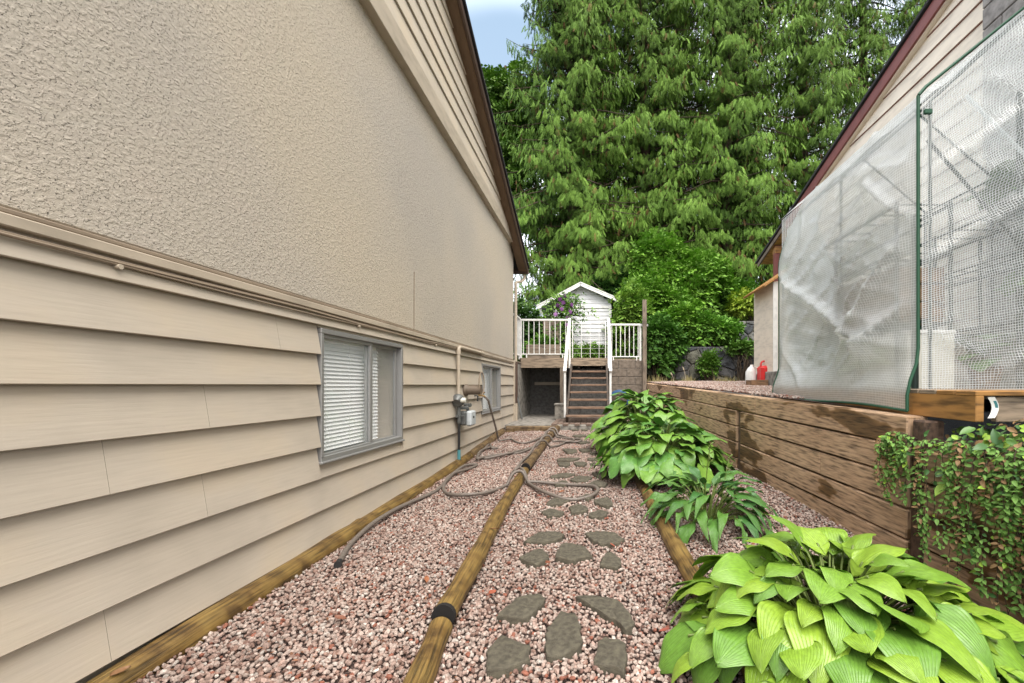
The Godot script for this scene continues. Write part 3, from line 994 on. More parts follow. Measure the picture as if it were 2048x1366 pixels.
func house() -> void:
	var h := thing("beige_house", "beige house with stucco above wide lap siding, filling the left side", "house", V(WX, -1.05, 4.0))
	# the core wall, with the two basement windows left open
	var wins := [[2.99, 4.25, -0.525, 0.38, 3.66], [7.18, 8.54, -0.468, 0.345, 7.84]]
	var core := Geo.new()
	var cut := [[-1.0, 2.99], [4.25, 7.18], [8.54, 9.9]]
	for c in cut: core.box(at(V(-2.02, -0.30, (c[0] + c[1]) / 2)), Vector3(0.24, 1.68, c[1] - c[0]), 0.0)
	for w in wins:
		core.box(at(V(-2.02, (w[2] - 1.14) / 2, (w[0] + w[1]) / 2)), Vector3(0.24, w[2] + 1.14, w[1] - w[0]), 0.0)
		core.box(at(V(-2.02, (w[3] + 0.54) / 2, (w[0] + w[1]) / 2)), Vector3(0.24, 0.54 - w[3], w[1] - w[0]), 0.0)
	core.box(at(V(-5.6, -0.3, 9.8)), Vector3(6.9, 1.68, 0.2), 0.0)
	core.box(at(V(-5.6, 1.8, 9.8)), Vector3(6.9, 2.5, 0.2), 0.0)
	wpart("wall", core, M.siding, h)
	var inside := Geo.new()
	inside.box(at(V(-2.62, -0.3, 4.0)), Vector3(0.05, 1.68, 11.6), 0.0)
	inside.box(at(V(-2.36, -1.10, 4.0)), Vector3(0.5, 0.05, 11.6), 0.0)
	wpart("inner_wall", inside, M.room, h)
	# lapped boards, in rows, butted at joints
	var edges := [0.399, 0.203, 0.002, -0.205, -0.413, -0.622, -0.836, -1.045]
	var joints := [[1.1, 5.4], [2.6, 6.3], [0.6, 5.0, 9.2], [2.126, 6.6], [1.69, 5.5], [2.115, 6.1, 9.0], [0.8, 5.2], [1.695, 5.9]]
	for i in edges.size():
		var y0: float = edges[i]
		var y1: float = 0.50 if i == 0 else edges[i - 1] + 0.012
		var stops := [-1.0]
		for j in joints[i]: stops.append(j)
		stops.append(9.90)
		for k in stops.size() - 1:
			var runs := [[stops[k] + 0.0008, stops[k + 1] - 0.0008]]
			for w in wins:
				if y0 < w[3] - 0.02 and y1 > w[2] + 0.03:
					var cutup := []
					for r in runs:
						if r[1] <= w[0] or r[0] >= w[1]:
							cutup.append(r)
							continue
						if w[0] - r[0] > 0.05: cutup.append([r[0], w[0] - 0.008])
						if r[1] - w[1] > 0.05: cutup.append([w[1] + 0.008, r[1]])
					runs = cutup
			for r in runs:
				wpart("siding_board", lap(r[0], r[1], y0, y1, WX - 0.02, 0.040), M.siding, h)
	for w in wins:
		for i in edges.size():
			var top: float = 0.50 if i == 0 else edges[i - 1] + 0.012
			if edges[i] < w[2] - 0.005 and top > w[2] + 0.03:   # under the sill
				wpart("siding_board", lap(w[0] - 0.006, w[1] + 0.006, edges[i], w[2] - 0.022, WX - 0.02, 0.034), M.siding, h)
			if top > w[3] + 0.02 and edges[i] < w[3] - 0.02:   # over the head
				wpart("siding_board", lap(w[0] - 0.006, w[1] + 0.006, w[3] + 0.002, top, WX - 0.02, 0.022), M.siding, h)
	# stucco and the ledge under it, with the cables tucked along it
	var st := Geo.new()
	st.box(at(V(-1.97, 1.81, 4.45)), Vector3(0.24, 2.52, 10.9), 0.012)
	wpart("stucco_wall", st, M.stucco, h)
	boxm("ledge_board", V(-1.87, 0.492, -1), V(-1.826, 0.532, 9.9), M.trim, h)
	boxm("drip_edge", V(-1.87, 0.534, -1), V(-1.833, 0.550, 9.9), M.trim_dark, h, 0.003)
	boxm("corner_board", V(-1.88, -1.05, 9.86), V(-1.818, 0.55, 9.955), M.trim, h)
	for c in [[0.478, 0.006, 0.0], [0.466, 0.005, 1.7], [0.485, 0.004, 3.1]]:
		var pts := []
		var y := 0.0
		for i in 56:
			var z := -0.8 + i * 0.19
			y = c[0] - 0.012 * absf(sin(z * 1.15 + c[2])) * (1.0 if z < 5.0 else 0.3)
			pts.append(V(-1.836 + c[1] * 0.8, y, z))
		pipe("cable", pts, c[1], M.trim_dark, h, 6)
	for z in [1.72, 3.45, 5.1]:
		var cl := Geo.new()
		cl.tube(PackedVector3Array([V(-1.838, 0.452, z), V(-1.82, 0.452, z)]), [0.010], 10)
		wpart("cable_clip", cl, M.trim, h)
	# hairline with a thin wire up the stucco
	pipe("stucco_wire", [V(-1.847, 0.55, 4.53), V(-1.846, 0.9, 4.53), V(-1.847, 1.14, 4.535)], 0.0035, M.trim_dark, h, 5)
	# the gable that stands proud of the stucco
	var gb := -1.77
	boxm("gable_underside", V(-1.87, 2.985, -1), V(gb + 0.002, 3.02, 9.92), M.soffit, h)
	boxm("gable_trim", V(-1.86, 2.978, -1), V(gb + 0.004, 3.19, 9.925), M.trim, h)
	var y := 3.19
	var slope := -0.369
	var ridge := 1.2
	while y < 6.2:
		var z1 := 5.31 + (y + 0.12 - 4.50) / slope   # end under the rake
		var z0 := 2.0 * ridge - z1
		if z1 > z0 + 0.3:
			var e := minf(z1 + 0.25, 9.92)
			wpart("siding_board", lap(maxf(z0, -1.5), e, y, y + 0.2, gb - 0.024, 0.024), M.gable, h)
		y += 0.2
	# the roof: two slopes with an overhang at the gable
	var rf := Geo.new()
	var ry := 4.55 - slope * (5.31 - ridge)
	var ez := 10.38
	var ey := ry + slope * (ez - ridge)
	var a := V(-1.595, ry, ridge)
	var b := V(-1.595, ey, ez)
	var dn := (b - a).normalized()
	var up := Vector3(0, -dn.z, dn.y).normalized()
	if up.y < 0: up = -up
	var mid := (a + b) * 0.5 + Vector3(-3.9, 0, 0) + up * 0.035
	rf.box(Transform3D(Basis(Vector3.RIGHT, up, Vector3.RIGHT.cross(up)), mid), Vector3(7.85, 0.04, a.distance_to(b) + 0.05), 0.008)
	var a2 := V(-1.595, ry + slope * 5.0, ridge - 5.0)
	var d2 := (a2 - a).normalized()
	var up2 := Vector3(0, absf(d2.z), d2.y * (-1.0 if d2.z > 0 else 1.0))
	up2 = Vector3(0, absf(d2.z), -d2.y * signf(d2.z)).normalized()
	rf.box(Transform3D(Basis(Vector3.RIGHT, up2, Vector3.RIGHT.cross(up2)), (a + a2) * 0.5 + Vector3(-3.9, 0, 0) + up2 * 0.035), Vector3(7.85, 0.04, 5.05), 0.008)
	wpart("roof", rf, M.shingle, h)
	var fa := Geo.new()
	fa.box(Transform3D(Basis(Vector3.RIGHT, up, Vector3.RIGHT.cross(up)), (a + b) * 0.5 + Vector3(-0.025, 0, 0) - up * 0.035), Vector3(0.035, 0.095, a.distance_to(b)), 0.004)
	wpart("fascia_board", fa, M.brown, h)
	var so := Geo.new()
	so.box(Transform3D(Basis(Vector3.RIGHT, up, Vector3.RIGHT.cross(up)), (a + b) * 0.5 + Vector3(-0.135, 0, 0) - up * 0.055), Vector3(0.17, 0.02, a.distance_to(b)), 0.0)
	wpart("soffit", so, M.soffit, h)
	# gutter along the back eave, with its end cap, and the downspout on the corner
	var gt := Geo.new()
	var pr := [Vector2(0, 0.06), Vector2(0, -0.06), Vector2(-0.075, -0.06), Vector2(-0.10, -0.02), Vector2(-0.125, 0.06)]
	var po := []
	for p in pr: po.append(V(-1.60, ey - 0.05 + p.y, ez - p.x))
	gt.prism(po, Vector3(-5.5, 0, 0))
	wpart("gutter", gt, M.brown, h)
	var gl := V(-1.70, ey - 0.12, ez + 0.05)
	pipe("downspout", Array(smooth_path([gl, gl + Vector3(0, -0.10, 0), gl + Vector3(-0.05, -0.2, 0.16), V(-1.815, ey - 0.42, 9.99), V(-1.815, ey - 0.6, 9.985), V(-1.815, 1.0, 9.985), V(-1.815, 0.5, 9.985)])), 0.032, M.trim, h, 10)
	pipe("downspout_lower", [V(-1.808, 0.52, 9.99), V(-1.808, -0.12, 9.99), V(-1.808, -0.4, 9.99)], 0.038, M.brown, h, 10)
	boxm("downspout_foot", V(-1.87, -0.86, 9.96), V(-1.775, -0.4, 10.05), M.trim, h)
	for w in wins: basement_window(h, w)


func basement_window(h: Node3D, w: Array) -> void:
	var o := Node3D.new()
	o.name = numbered("window", h)
	h.add_child(o, true)
	o.position = V(WX, w[2], w[0]) - h.position
	var z0: float = w[0]
	var z1: float = w[1]
	var y0: float = w[2]
	var y1: float = w[3]
	var zm: float = w[4]
	var fr := Geo.new()
	var t := 0.034
	for b in [[z0, z1, y0, y0 + t + 0.012], [z0, z1, y1 - t, y1], [z0, z0 + t, y0 + t, y1 - t], [z1 - t, z1, y0 + t, y1 - t]]:
		fr.box(at(V(-1.872, (b[2] + b[3]) / 2, (b[0] + b[1]) / 2)), Vector3(0.075, b[3] - b[2], b[1] - b[0]), 0.004)
	fr.box(at(V(-1.847, y0 + 0.004, (z0 + z1) / 2)), Vector3(0.05, 0.016, z1 - z0 + 0.02), 0.004)
	wpart("frame", fr, M.alu, o)
	# sliding sashes: the near one outside, the far one behind it
	for s in [[z0 + t, zm + 0.045, -1.862], [zm - 0.0, z1 - t, -1.888]]:
		var sa := Geo.new()
		var q := 0.026
		for b in [[s[0], s[1], y0 + t, y0 + t + q], [s[0], s[1], y1 - t - q, y1 - t], [s[0], s[0] + q, y0 + t + q, y1 - t - q], [s[1] - q * 1.6, s[1], y0 + t + q, y1 - t - q]]:
			sa.box(at(V(s[2], (b[2] + b[3]) / 2, (b[0] + b[1]) / 2)), Vector3(0.022, b[3] - b[2], b[1] - b[0]), 0.003)
		wpart("sash", sa, M.alu, o)
		var pa := Geo.new()
		pa.box(at(V(s[2] - 0.003, (y0 + y1) / 2, (s[0] + s[1]) / 2)), Vector3(0.004, y1 - y0 - 2 * t - 2 * q + 0.004, s[1] - s[0] - 2 * q), 0.0)
		wpart("pane", pa, M.glass, o)
	# venetian blind: thin tilted slats, too narrow to pick apart
	var bl := Geo.new()
	var y := y0 + 0.075
	var far := z1 - 0.30
	var i := 0
	while y < y1 - 0.075:
		var sk := 0.0
		bl.box(Transform3D(Basis(Vector3.BACK, -1.0), V(-1.935 + sk, y, (z0 + 0.05 + far) / 2)), Vector3(0.034, 0.0012, far - z0 - 0.05), 0.0)
		y += 0.0285
		i += 1
	bl.box(at(V(-1.935, y1 - 0.06, (z0 + far) / 2)), Vector3(0.03, 0.03, far - z0 - 0.09), 0.003)
	for k in 3:
		var zz := lerpf(z0 + 0.2, far - 0.15, k / 2.0)
		bl.tube(PackedVector3Array([V(-1.925, y0 + 0.08, zz), V(-1.925, y1 - 0.06, zz)]), [0.0012], 4)
	var bo := wpart("blind", bl, M.blind, o)
	kind(bo, "stuff")


func wall_fittings() -> void:
	# gas meter set with its riser
	var c := V(-1.80, -0.22, 5.83)
	var m := thing("gas_meter", "grey gas meter and regulator on a riser beside the siding", "gas meter", V(-1.79, -1.02, 5.83))
	pipe("riser_pipe", [V(-1.795, -1.05, 5.83), V(-1.795, -0.84, 5.83)], 0.021, M.teal, m, 10)
	pipe("riser_pipe", [V(-1.795, -0.845, 5.83), V(-1.795, -0.42, 5.83)], 0.017, M.dark, m, 10)
	var v := Geo.new()
	v.tube(PackedVector3Array([V(-1.795, -0.5, 5.83), V(-1.795, -0.47, 5.83), V(-1.795, -0.44, 5.83), V(-1.795, -0.36, 5.83), V(-1.795, -0.33, 5.83), V(-1.795, -0.29, 5.83)]), [0.02, 0.032, 0.024, 0.03, 0.022, 0.028], 10)
	v.tube(PackedVector3Array([V(-1.80, -0.40, 5.75), V(-1.80, -0.40, 5.93)]), [0.018], 8)
	v.box(at(V(-1.75, -0.40, 5.83)), Vector3(0.05, 0.014, 0.03), 0.002)
	wpart("valve", v, M.metal_grey, m)
	var r := Geo.new()   # regulator: a round diaphragm case on edge, with its vent cap
	r.tube(PackedVector3Array([V(-1.80, -0.215, 5.74), V(-1.80, -0.20, 5.755), V(-1.80, -0.20, 5.80), V(-1.80, -0.20, 5.81), V(-1.80, -0.20, 5.855), V(-1.80, -0.21, 5.87)]), [0.045, 0.075, 0.088, 0.088, 0.075, 0.045], 16)
	r.tube(PackedVector3Array([V(-1.795, -0.29, 5.83), V(-1.795, -0.22, 5.83)]), [0.024], 10)
	wpart("regulator", r, M.metal_grey, m)
	var k := Geo.new()
	k.tube(PackedVector3Array([V(-1.76, -0.195, 5.77), V(-1.70, -0.195, 5.77), V(-1.69, -0.195, 5.77)]), [0.034, 0.034, 0.028], 12)
	wpart("vent_cap", k, M.bin, m)
	var n := Geo.new()   # elbow over to the meter
	n.tube(smooth_path([V(-1.795, -0.30, 5.83), V(-1.77, -0.30, 5.92), V(-1.745, -0.31, 6.02), V(-1.74, -0.35, 6.05)]), [0.022], 10)
	n.tube(PackedVector3Array([V(-1.742, -0.29, 6.05), V(-1.742, -0.25, 6.05)]), [0.035, 0.02], 10)
	n.tube(PackedVector3Array([V(-1.70, -0.27, 6.03), V(-1.79, -0.27, 6.07)]), [0.026], 10)
	wpart("elbow", n, M.metal_grey, m)
	boxm("meter_back", V(-1.82, -0.53, 5.87), V(-1.72, -0.345, 6.10), M.metal_grey, m, 0.02)
	boxm("meter_case", V(-1.722, -0.54, 5.88), V(-1.65, -0.34, 6.12), M.meter_box, m, 0.02)
	boxm("dial", V(-1.652, -0.44, 5.97), V(-1.646, -0.41, 6.02), M.dark, m, 0.002)
	# conduit down from the ledge
	var cd := thing("wall_conduit", "painted beige conduit turning down from the ledge to the gas meter", "pipe", V(-1.80, 0.48, 5.83))
	var cp := smooth_path([V(-1.80, -0.15, 5.83), V(-1.80, 0.2, 5.83), V(-1.80, 0.44, 5.83), V(-1.80, 0.487, 5.87), V(-1.80, 0.495, 5.95), V(-1.80, 0.497, 6.3), V(-1.80, 0.498, 7.0)])
	pipe("conduit", Array(cp), 0.022, M.trim, cd, 10)
	pipe("collar", [V(-1.80, 0.40, 5.83), V(-1.80, 0.455, 5.83)], 0.029, M.trim, cd, 10)
	pipe("collar", [V(-1.80, 0.498, 6.95), V(-1.80, 0.498, 7.05)], 0.028, M.trim, cd, 10)
	# round hose holder
	var hh := thing("hose_holder", "brown drum-shaped hose holder with a wire loop on the siding", "hose holder", V(-1.83, -0.06, 6.25))
	var dr := Geo.new()
	dr.tube(PackedVector3Array([V(-1.84, -0.07, 6.25), V(-1.81, -0.07, 6.25), V(-1.80, -0.07, 6.25), V(-1.62, -0.07, 6.25), V(-1.615, -0.07, 6.25)]), [0.085, 0.085, 0.066, 0.066, 0.074], 18, false)
	dr.tube(PackedVector3Array([V(-1.615, -0.07, 6.25), V(-1.80, -0.07, 6.25)]), [0.060], 18)
	wpart("drum", dr, M.drum, hh)
	var lp := []
	for i in 17:
		var an := TAU * i / 16.0
		lp.append(V(-1.61 + 0.02 * cos(an), 0.02 + 0.16 * sin(an), 6.25 + 0.06 * cos(an)))
	pipe("wire_loop", lp, 0.008, M.trim_dark, hh, 6)
	# tap
	var tp := thing("garden_tap", "small brass wall tap feeding the garden hose", "tap", V(-1.83, -0.17, 6.95))
	var tg := Geo.new()
	tg.tube(PackedVector3Array([V(-1.84, -0.16, 6.95), V(-1.78, -0.16, 6.95), V(-1.75, -0.175, 6.97), V(-1.735, -0.20, 6.975)]), [0.014, 0.015, 0.015, 0.017], 10)
	wpart("spout", tg, M.brass, tp)
	var th := Geo.new()
	th.tube(PackedVector3Array([V(-1.775, -0.15, 6.95), V(-1.765, -0.115, 6.95), V(-1.765, -0.105, 6.95)]), [0.008, 0.03, 0.03], 8)
	wpart("handle", th, M.brass, tp)
	var stn := thing("tap_stub", "short dark capped pipe stub on the siding left of the tap", "pipe", V(-1.83, -0.2, 6.6))
	pipe("stub", [V(-1.84, -0.16, 6.72), V(-1.79, -0.16, 6.72), V(-1.79, -0.24, 6.72)], 0.013, M.dark, stn, 8)


# ------------------------------------------------------------------ deck, stairs, railing
func bar(g: Geo, a: Vector3, b: Vector3, w: float, h: float) -> void:
	g.box(along(a, b), Vector3(w, h, a.distance_to(b)), 0.003)


func deck() -> void:
	var D := 10.8
	var d := thing("wooden_deck", "weathered raised deck edge over the dark opening beside the stairs", "deck", V(-0.4, -0.78, D))
	beam("fascia_board", V(-1.84, 0.53, D), V(-0.64, 0.53, D), 0.05, 0.235, M.deckwood, d)
	beam("fascia_board", V(-0.66, 0.555, D + 0.03), V(0.28, 0.555, D + 0.03), 0.05, 0.19, M.deckwood, d)
	for i in 13:
		beam("deck_plank", V(-1.9, 0.615, D + 0.10 + 0.145 * i), V(1.15, 0.615, D + 0.10 + 0.145 * i), 0.138, 0.035, M.deckwood, d)
	for x in [-1.5, -0.95, -0.45, 0.1]:
		beam("joist", V(x, 0.5, D + 0.05), V(x, 0.5, D + 1.9), 0.045, 0.18, M.stringer, d)
	boxm("post", V(-0.90, -0.8, D - 0.02), V(-0.82, 0.41, D + 0.07), M.greywood, d)
	boxm("ledger", V(-1.70, 0.0, 12.15), V(-0.86, 0.08, 12.2), M.trim, d)
	# block walls below
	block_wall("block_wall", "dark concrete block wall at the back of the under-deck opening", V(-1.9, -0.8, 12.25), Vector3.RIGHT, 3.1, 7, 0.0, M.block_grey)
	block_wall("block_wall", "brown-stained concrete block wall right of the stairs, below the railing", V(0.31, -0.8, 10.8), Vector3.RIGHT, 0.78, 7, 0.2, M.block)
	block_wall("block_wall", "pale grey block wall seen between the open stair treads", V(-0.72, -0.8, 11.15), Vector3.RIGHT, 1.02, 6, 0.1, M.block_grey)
	var side := thing("concrete_side_wall", "pale concrete side wall between house corner and under-deck opening", "wall", V(-1.85, -0.8, 10.4))
	boxm("panel", V(-1.93, -0.85, 10.06), V(-1.835, 0.5, 12.3), M.concrete, side, 0.008)
	boxm("cap", V(-1.94, 0.5, 10.04), V(-1.82, 0.545, 10.77), M.greywood, side)
	var pier := thing("concrete_pier", "short concrete pier at the foot of the stairs' left side", "pier", V(-0.86, -0.79, 10.2))
	boxm("block", V(-0.97, -0.80, 10.15), V(-0.74, -0.47, 10.5), M.concrete, pier, 0.015)
	boxm("cap", V(-0.985, -0.47, 10.13), V(-0.72, -0.42, 10.52), M.concrete, pier, 0.012)
	var lean := thing("leaning_pipe", "thin grey pipe leaning on the concrete side wall by the downspout", "pipe", V(-1.7, -0.78, 10.05))
	pipe("rod", [V(-1.80, -0.2, 10.0), V(-1.665, -0.76, 9.95)], 0.018, M.metal_grey, lean)
	# stairs
	var s := thing("wooden_staircase", "open wooden stairs with dark treads rising to the deck", "staircase", V(-0.2, -0.78, 9.2))
	for k in 7:
		var z := 10.58 - 0.235 * k
		var y := 0.335 - 0.158 * k
		var w := 0.44
		beam("tread", V(-0.2 - w, y - 0.02, z), V(-0.2 + w, y - 0.02, z), 0.24, 0.042, M.tread, s)
	for x in [-0.62, 0.22]:
		var g := Geo.new()
		bar(g, V(x, 0.43, 10.75), V(x, -0.72, 9.10), 0.045, 0.2)
		wpart("stringer", g, M.stringer, s)
	# handrails, white square tube
	for x in [-0.665, 0.265]:
		var hr := thing("stair_handrail", "white sloping handrail on the stairs' left side" if x < 0 else "white sloping handrail on the stairs' right side", "handrail", V(x, -0.7, 9.2), "white handrails of the deck stairs")
		var g := Geo.new()
		bar(g, V(x, 1.56, 10.74), V(x, 0.27, 9.12), 0.062, 0.05)
		wpart("rail", g, M.white, hr)
		beam("post", V(x, 0.27, 9.17), V(x, -0.66, 9.2), 0.045, 0.045, M.white, hr)
		beam("post", V(x, 1.60, 10.76), V(x, 0.40, 10.76), 0.05, 0.05, M.white, hr)
	# railings
	railing("white metal railing of thin balusters on the deck left of the stairs", V(-1.84, 0, D), V(-0.70, 0, D), 1.56, 0.70, 9, [0.0])
	railing("white metal railing of thin balusters on the block wall right of the stairs", V(0.29, 0, D + 0.02), V(1.03, 0, D + 0.02), 1.45, 0.64, 7, [1.0])
	railing("white side railing running back from the deck to the house corner", V(-1.86, 0, 10.02), V(-1.86, 0, D - 0.04), 1.58, 0.66, 6, [])
	var p := thing("timber_post", "tall weathered grey timber post at the railing's right end", "post", V(1.12, -0.6, 10.75))
	boxm("shaft", V(1.075, -0.75, 10.70), V(1.17, 2.03, 10.80), M.greywood, p, 0.006)
	boxm("bracket", V(1.03, 1.40, 10.74), V(1.21, 1.45, 10.79), M.alu, p)
	# blue hose coil by the block wall
	var bh := thing("blue_hose_coil", "coil of blue hose hung low on the block wall behind the hostas", "hose", V(0.55, -0.25, 10.7))
	for k in 3:
		var c := []
		for i in 21:
			var an := TAU * i / 20.0
			c.append(V(0.52 + (0.24 - 0.02 * k) * cos(an), -0.33 + (0.21 - 0.02 * k) * sin(an), 10.72 - 0.02 * k))
		pipe("loop", c, 0.012, M.blue, bh, 6)


func railing(label: String, a: Vector3, b: Vector3, top: float, low: float, count: int, posts: Array) -> void:
	var r := thing("deck_railing", label, "railing", Vector3(a.x, low + EYE, a.z), "white deck railings")
	var u := Vector3(0, EYE, 0)
	a.y = 0
	b.y = 0
	beam("top_rail", a + u + Vector3(0, top, 0), b + u + Vector3(0, top, 0), 0.05, 0.045, M.white, r)
	beam("bottom_rail", a + u + Vector3(0, low + 0.04, 0), b + u + Vector3(0, low + 0.04, 0), 0.03, 0.025, M.white, r)
	for i in count:
		var p := a.lerp(b, (i + 0.5) / count)
		beam("baluster", p + u + Vector3(0, low + 0.05, 0), p + u + Vector3(0, top - 0.02, 0), 0.018, 0.018, M.white, r, 0.002)
	for q in posts:
		var p := a.lerp(b, q)
		beam("post", p + u + Vector3(0, low - 0.06, 0), p + u + Vector3(0, top + 0.02, 0), 0.048, 0.048, M.white, r)
	for q in [0.12, 0.88]:
		var p := a.lerp(b, q)
		beam("foot", p + u + Vector3(0, low - 0.05, 0), p + u + Vector3(0, low + 0.03, 0), 0.03, 0.03, M.white, r)


func block_wall(called: String, label: String, base: Vector3, dir: Vector3, length: float, courses: int, shift: float, m: Material) -> void:
	var o := thing(called, label, "wall", base)
	var g := Geo.new()
	g.box(at(base + dir * length * 0.5 + Vector3(0, courses * 0.1, -0.115)), Vector3(length, courses * 0.2, 0.19), 0.0)
	wpart("mortar", g, M.mortar, o)
	var full := Geo.new()
	full.box(Transform3D.IDENTITY, Vector3(0.39, 0.19, 0.2), 0.006)
	var fm := full.mesh()
	for c in courses:
		var x := -0.2 * float(c & 1) - shift
		while x < length - 0.02:
			var x0 := maxf(x, 0.0)
			var x1 := minf(x + 0.39, length)
			if x1 - x0 > 0.03:
				var mid := base + dir * (x0 + x1) * 0.5 + Vector3(0, 0.1 + c * 0.2, -0.105 + rnd(-0.004, 0.004))
				if x1 - x0 > 0.385:
					put("block", fm, m, o, mid - base)
				else:
					var h := Geo.new()
					h.box(Transform3D.IDENTITY, Vector3(x1 - x0, 0.19, 0.2), 0.006)
					put("block", h.mesh(), m, o, mid - base)
			x += 0.4


# ------------------------------------------------------------------ beyond the deck
func shed() -> void:
	var D := 13.5
	var s := thing("garden_shed", "small white board shed with a low gable roof behind the deck", "shed", V(-0.5, 0.6, D))
	var x0 := -1.30
	var x1 := 0.40
	var cx := -0.5
	var top := 3.0
	var ev := 2.38   # wall top at its corners
	var core := Geo.new()
	core.box(at(V((x0 + x1) / 2, 1.46, D + 1.05)), Vector3(x1 - x0 - 0.03, 1.80, 2.0), 0.0)
	core.prism([V(x0 + 0.02, 2.33, D + 0.06), V(x1 - 0.02, 2.33, D + 0.06), V(cx, top - 0.14, D + 0.06)], Vector3(0, 0, -1.98))
	wpart("wall", core, M.white_boards, s)
	var y := 0.58
	while y < top - 0.12:
		var a := x0
		var b := x1
		var yt := y + 0.125
		var sl := (top - 0.10 - ev) / (x1 - cx)
		if yt > ev:
			a = maxf(x0, cx - (top - 0.02 - y) / sl)
			b = minf(x1, cx + (top - 0.02 - y) / sl)
		if b - a > 0.1:
			var g := Geo.new()
			var th := 0.018
			var p := [V(a, y, D - th), V(b, y, D - th), V(b, yt + 0.01, D), V(a, yt + 0.01, D)]
			g.quad(p[0], p[1], p[2], p[3], Vector3(0, 0.15, 1).normalized())
			g.quad(p[0], p[1], V(b, y, D + 0.03), V(a, y, D + 0.03), Vector3.DOWN)
			g.quad(p[1], p[2], V(b, yt, D + 0.03), V(b, y, D + 0.03), Vector3.RIGHT)
			g.quad(p[0], p[3], V(a, yt, D + 0.03), V(a, y, D + 0.03), Vector3.LEFT)
			wpart("siding_board", g, M.white_boards, s)
		y += 0.125
	boxm("corner_trim", V(x1 - 0.06, 0.58, D - 0.03), V(x1 + 0.02, ev + 0.02, D + 0.03), M.white, s)
	boxm("corner_trim", V(x0 - 0.02, 0.58, D - 0.03), V(x0 + 0.06, ev + 0.02, D + 0.03), M.white, s)
	boxm("frieze_board", V(x0, ev - 0.08, D - 0.035), V(x1, ev - 0.02, D + 0.0), M.white, s)
	for q in [-1.0, 1.0]:
		var e := V(cx + q * (1.27 if q < 0 else 1.36), 2.335 if q < 0 else 2.44, D - 0.22)
		var ap := V(cx, top + 0.03, D - 0.22)
		beam("fascia_board", ap + Vector3(0, -0.05, 0), e + Vector3(0, -0.05, 0), 0.03, 0.10, M.white, s)
		var g := Geo.new()
		var n := Vector3(q * 0.5, 1.0, 0).normalized()
		var bk := Vector3(0, 0, -2.4)
		var p := [ap + Vector3(0, 0.012, 0.03), e + Vector3(q * 0.03, 0.012, 0.03), e + Vector3(q * 0.03, 0.012, 0) + bk, ap + Vector3(0, 0.012, 0) + bk]
		g.quad(p[0], p[1], p[2], p[3], n)
		var dn := Vector3(0, -0.025, 0)
		g.quad(p[0] + dn, p[1] + dn, p[2] + dn, p[3] + dn, -n)
		g.quad(p[0], p[1], p[1] + dn, p[0] + dn, Vector3.BACK)
		g.quad(p[1], p[2], p[2] + dn, p[1] + dn, Vector3(q, 0, 0))
		wpart("roof", g, M.white, s)
	pipe("downpipe", Array(smooth_path([V(-1.70, 2.30, D - 0.1), V(-1.70, 2.20, D - 0.1), V(-1.62, 2.12, D - 0.1), V(-1.42, 2.08, D - 0.08), V(-1.36, 1.98, D - 0.05), V(-1.36, 0.65, D - 0.05)])), 0.035, M.white, s, 8)
	# trellis of thin white strips in front of the shed
	var t := thing("trellis", "thin white lattice panel between the stair handrails", "trellis", V(-0.2, 0.62, 11.2))
	for x in [-0.62, -0.40, -0.18, 0.04, 0.20]:
		beam("strip", V(x, 0.62, 11.2), V(x, 1.60, 11.2), 0.022 if x in [-0.62, 0.20] else 0.012, 0.012, M.white, t, 0.002)
	for i in 8:
		beam("strip", V(-0.63, 0.66 + 0.125 * i, 11.215), V(0.21, 0.66 + 0.125 * i, 11.215), 0.012, 0.010, M.white if i in [0, 7] else M.alu, t, 0.002)
	# planter of old boards behind the left railing
	var pl := thing("planter_box", "weathered grey board planter behind the left railing", "planter", V(-1.35, 0.64, 12.0))
	for i in 3: beam("board", V(-1.90, 0.72 + 0.145 * i, 12.0), V(-1.0, 0.72 + 0.145 * i, 12.0), 0.03, 0.138, M.greywood, pl)
	for i in 5: beam("board", V(-1.52, 1.16 + 0.145 * i, 12.6), V(-1.05, 1.16 + 0.145 * i, 12.6), 0.03, 0.138, M.greywood, pl)
	for x in [-1.50, -1.07]: boxm("post", V(x - 0.03, 0.62, 12.62), V(x + 0.03, 1.85, 12.68), M.greywood, pl)


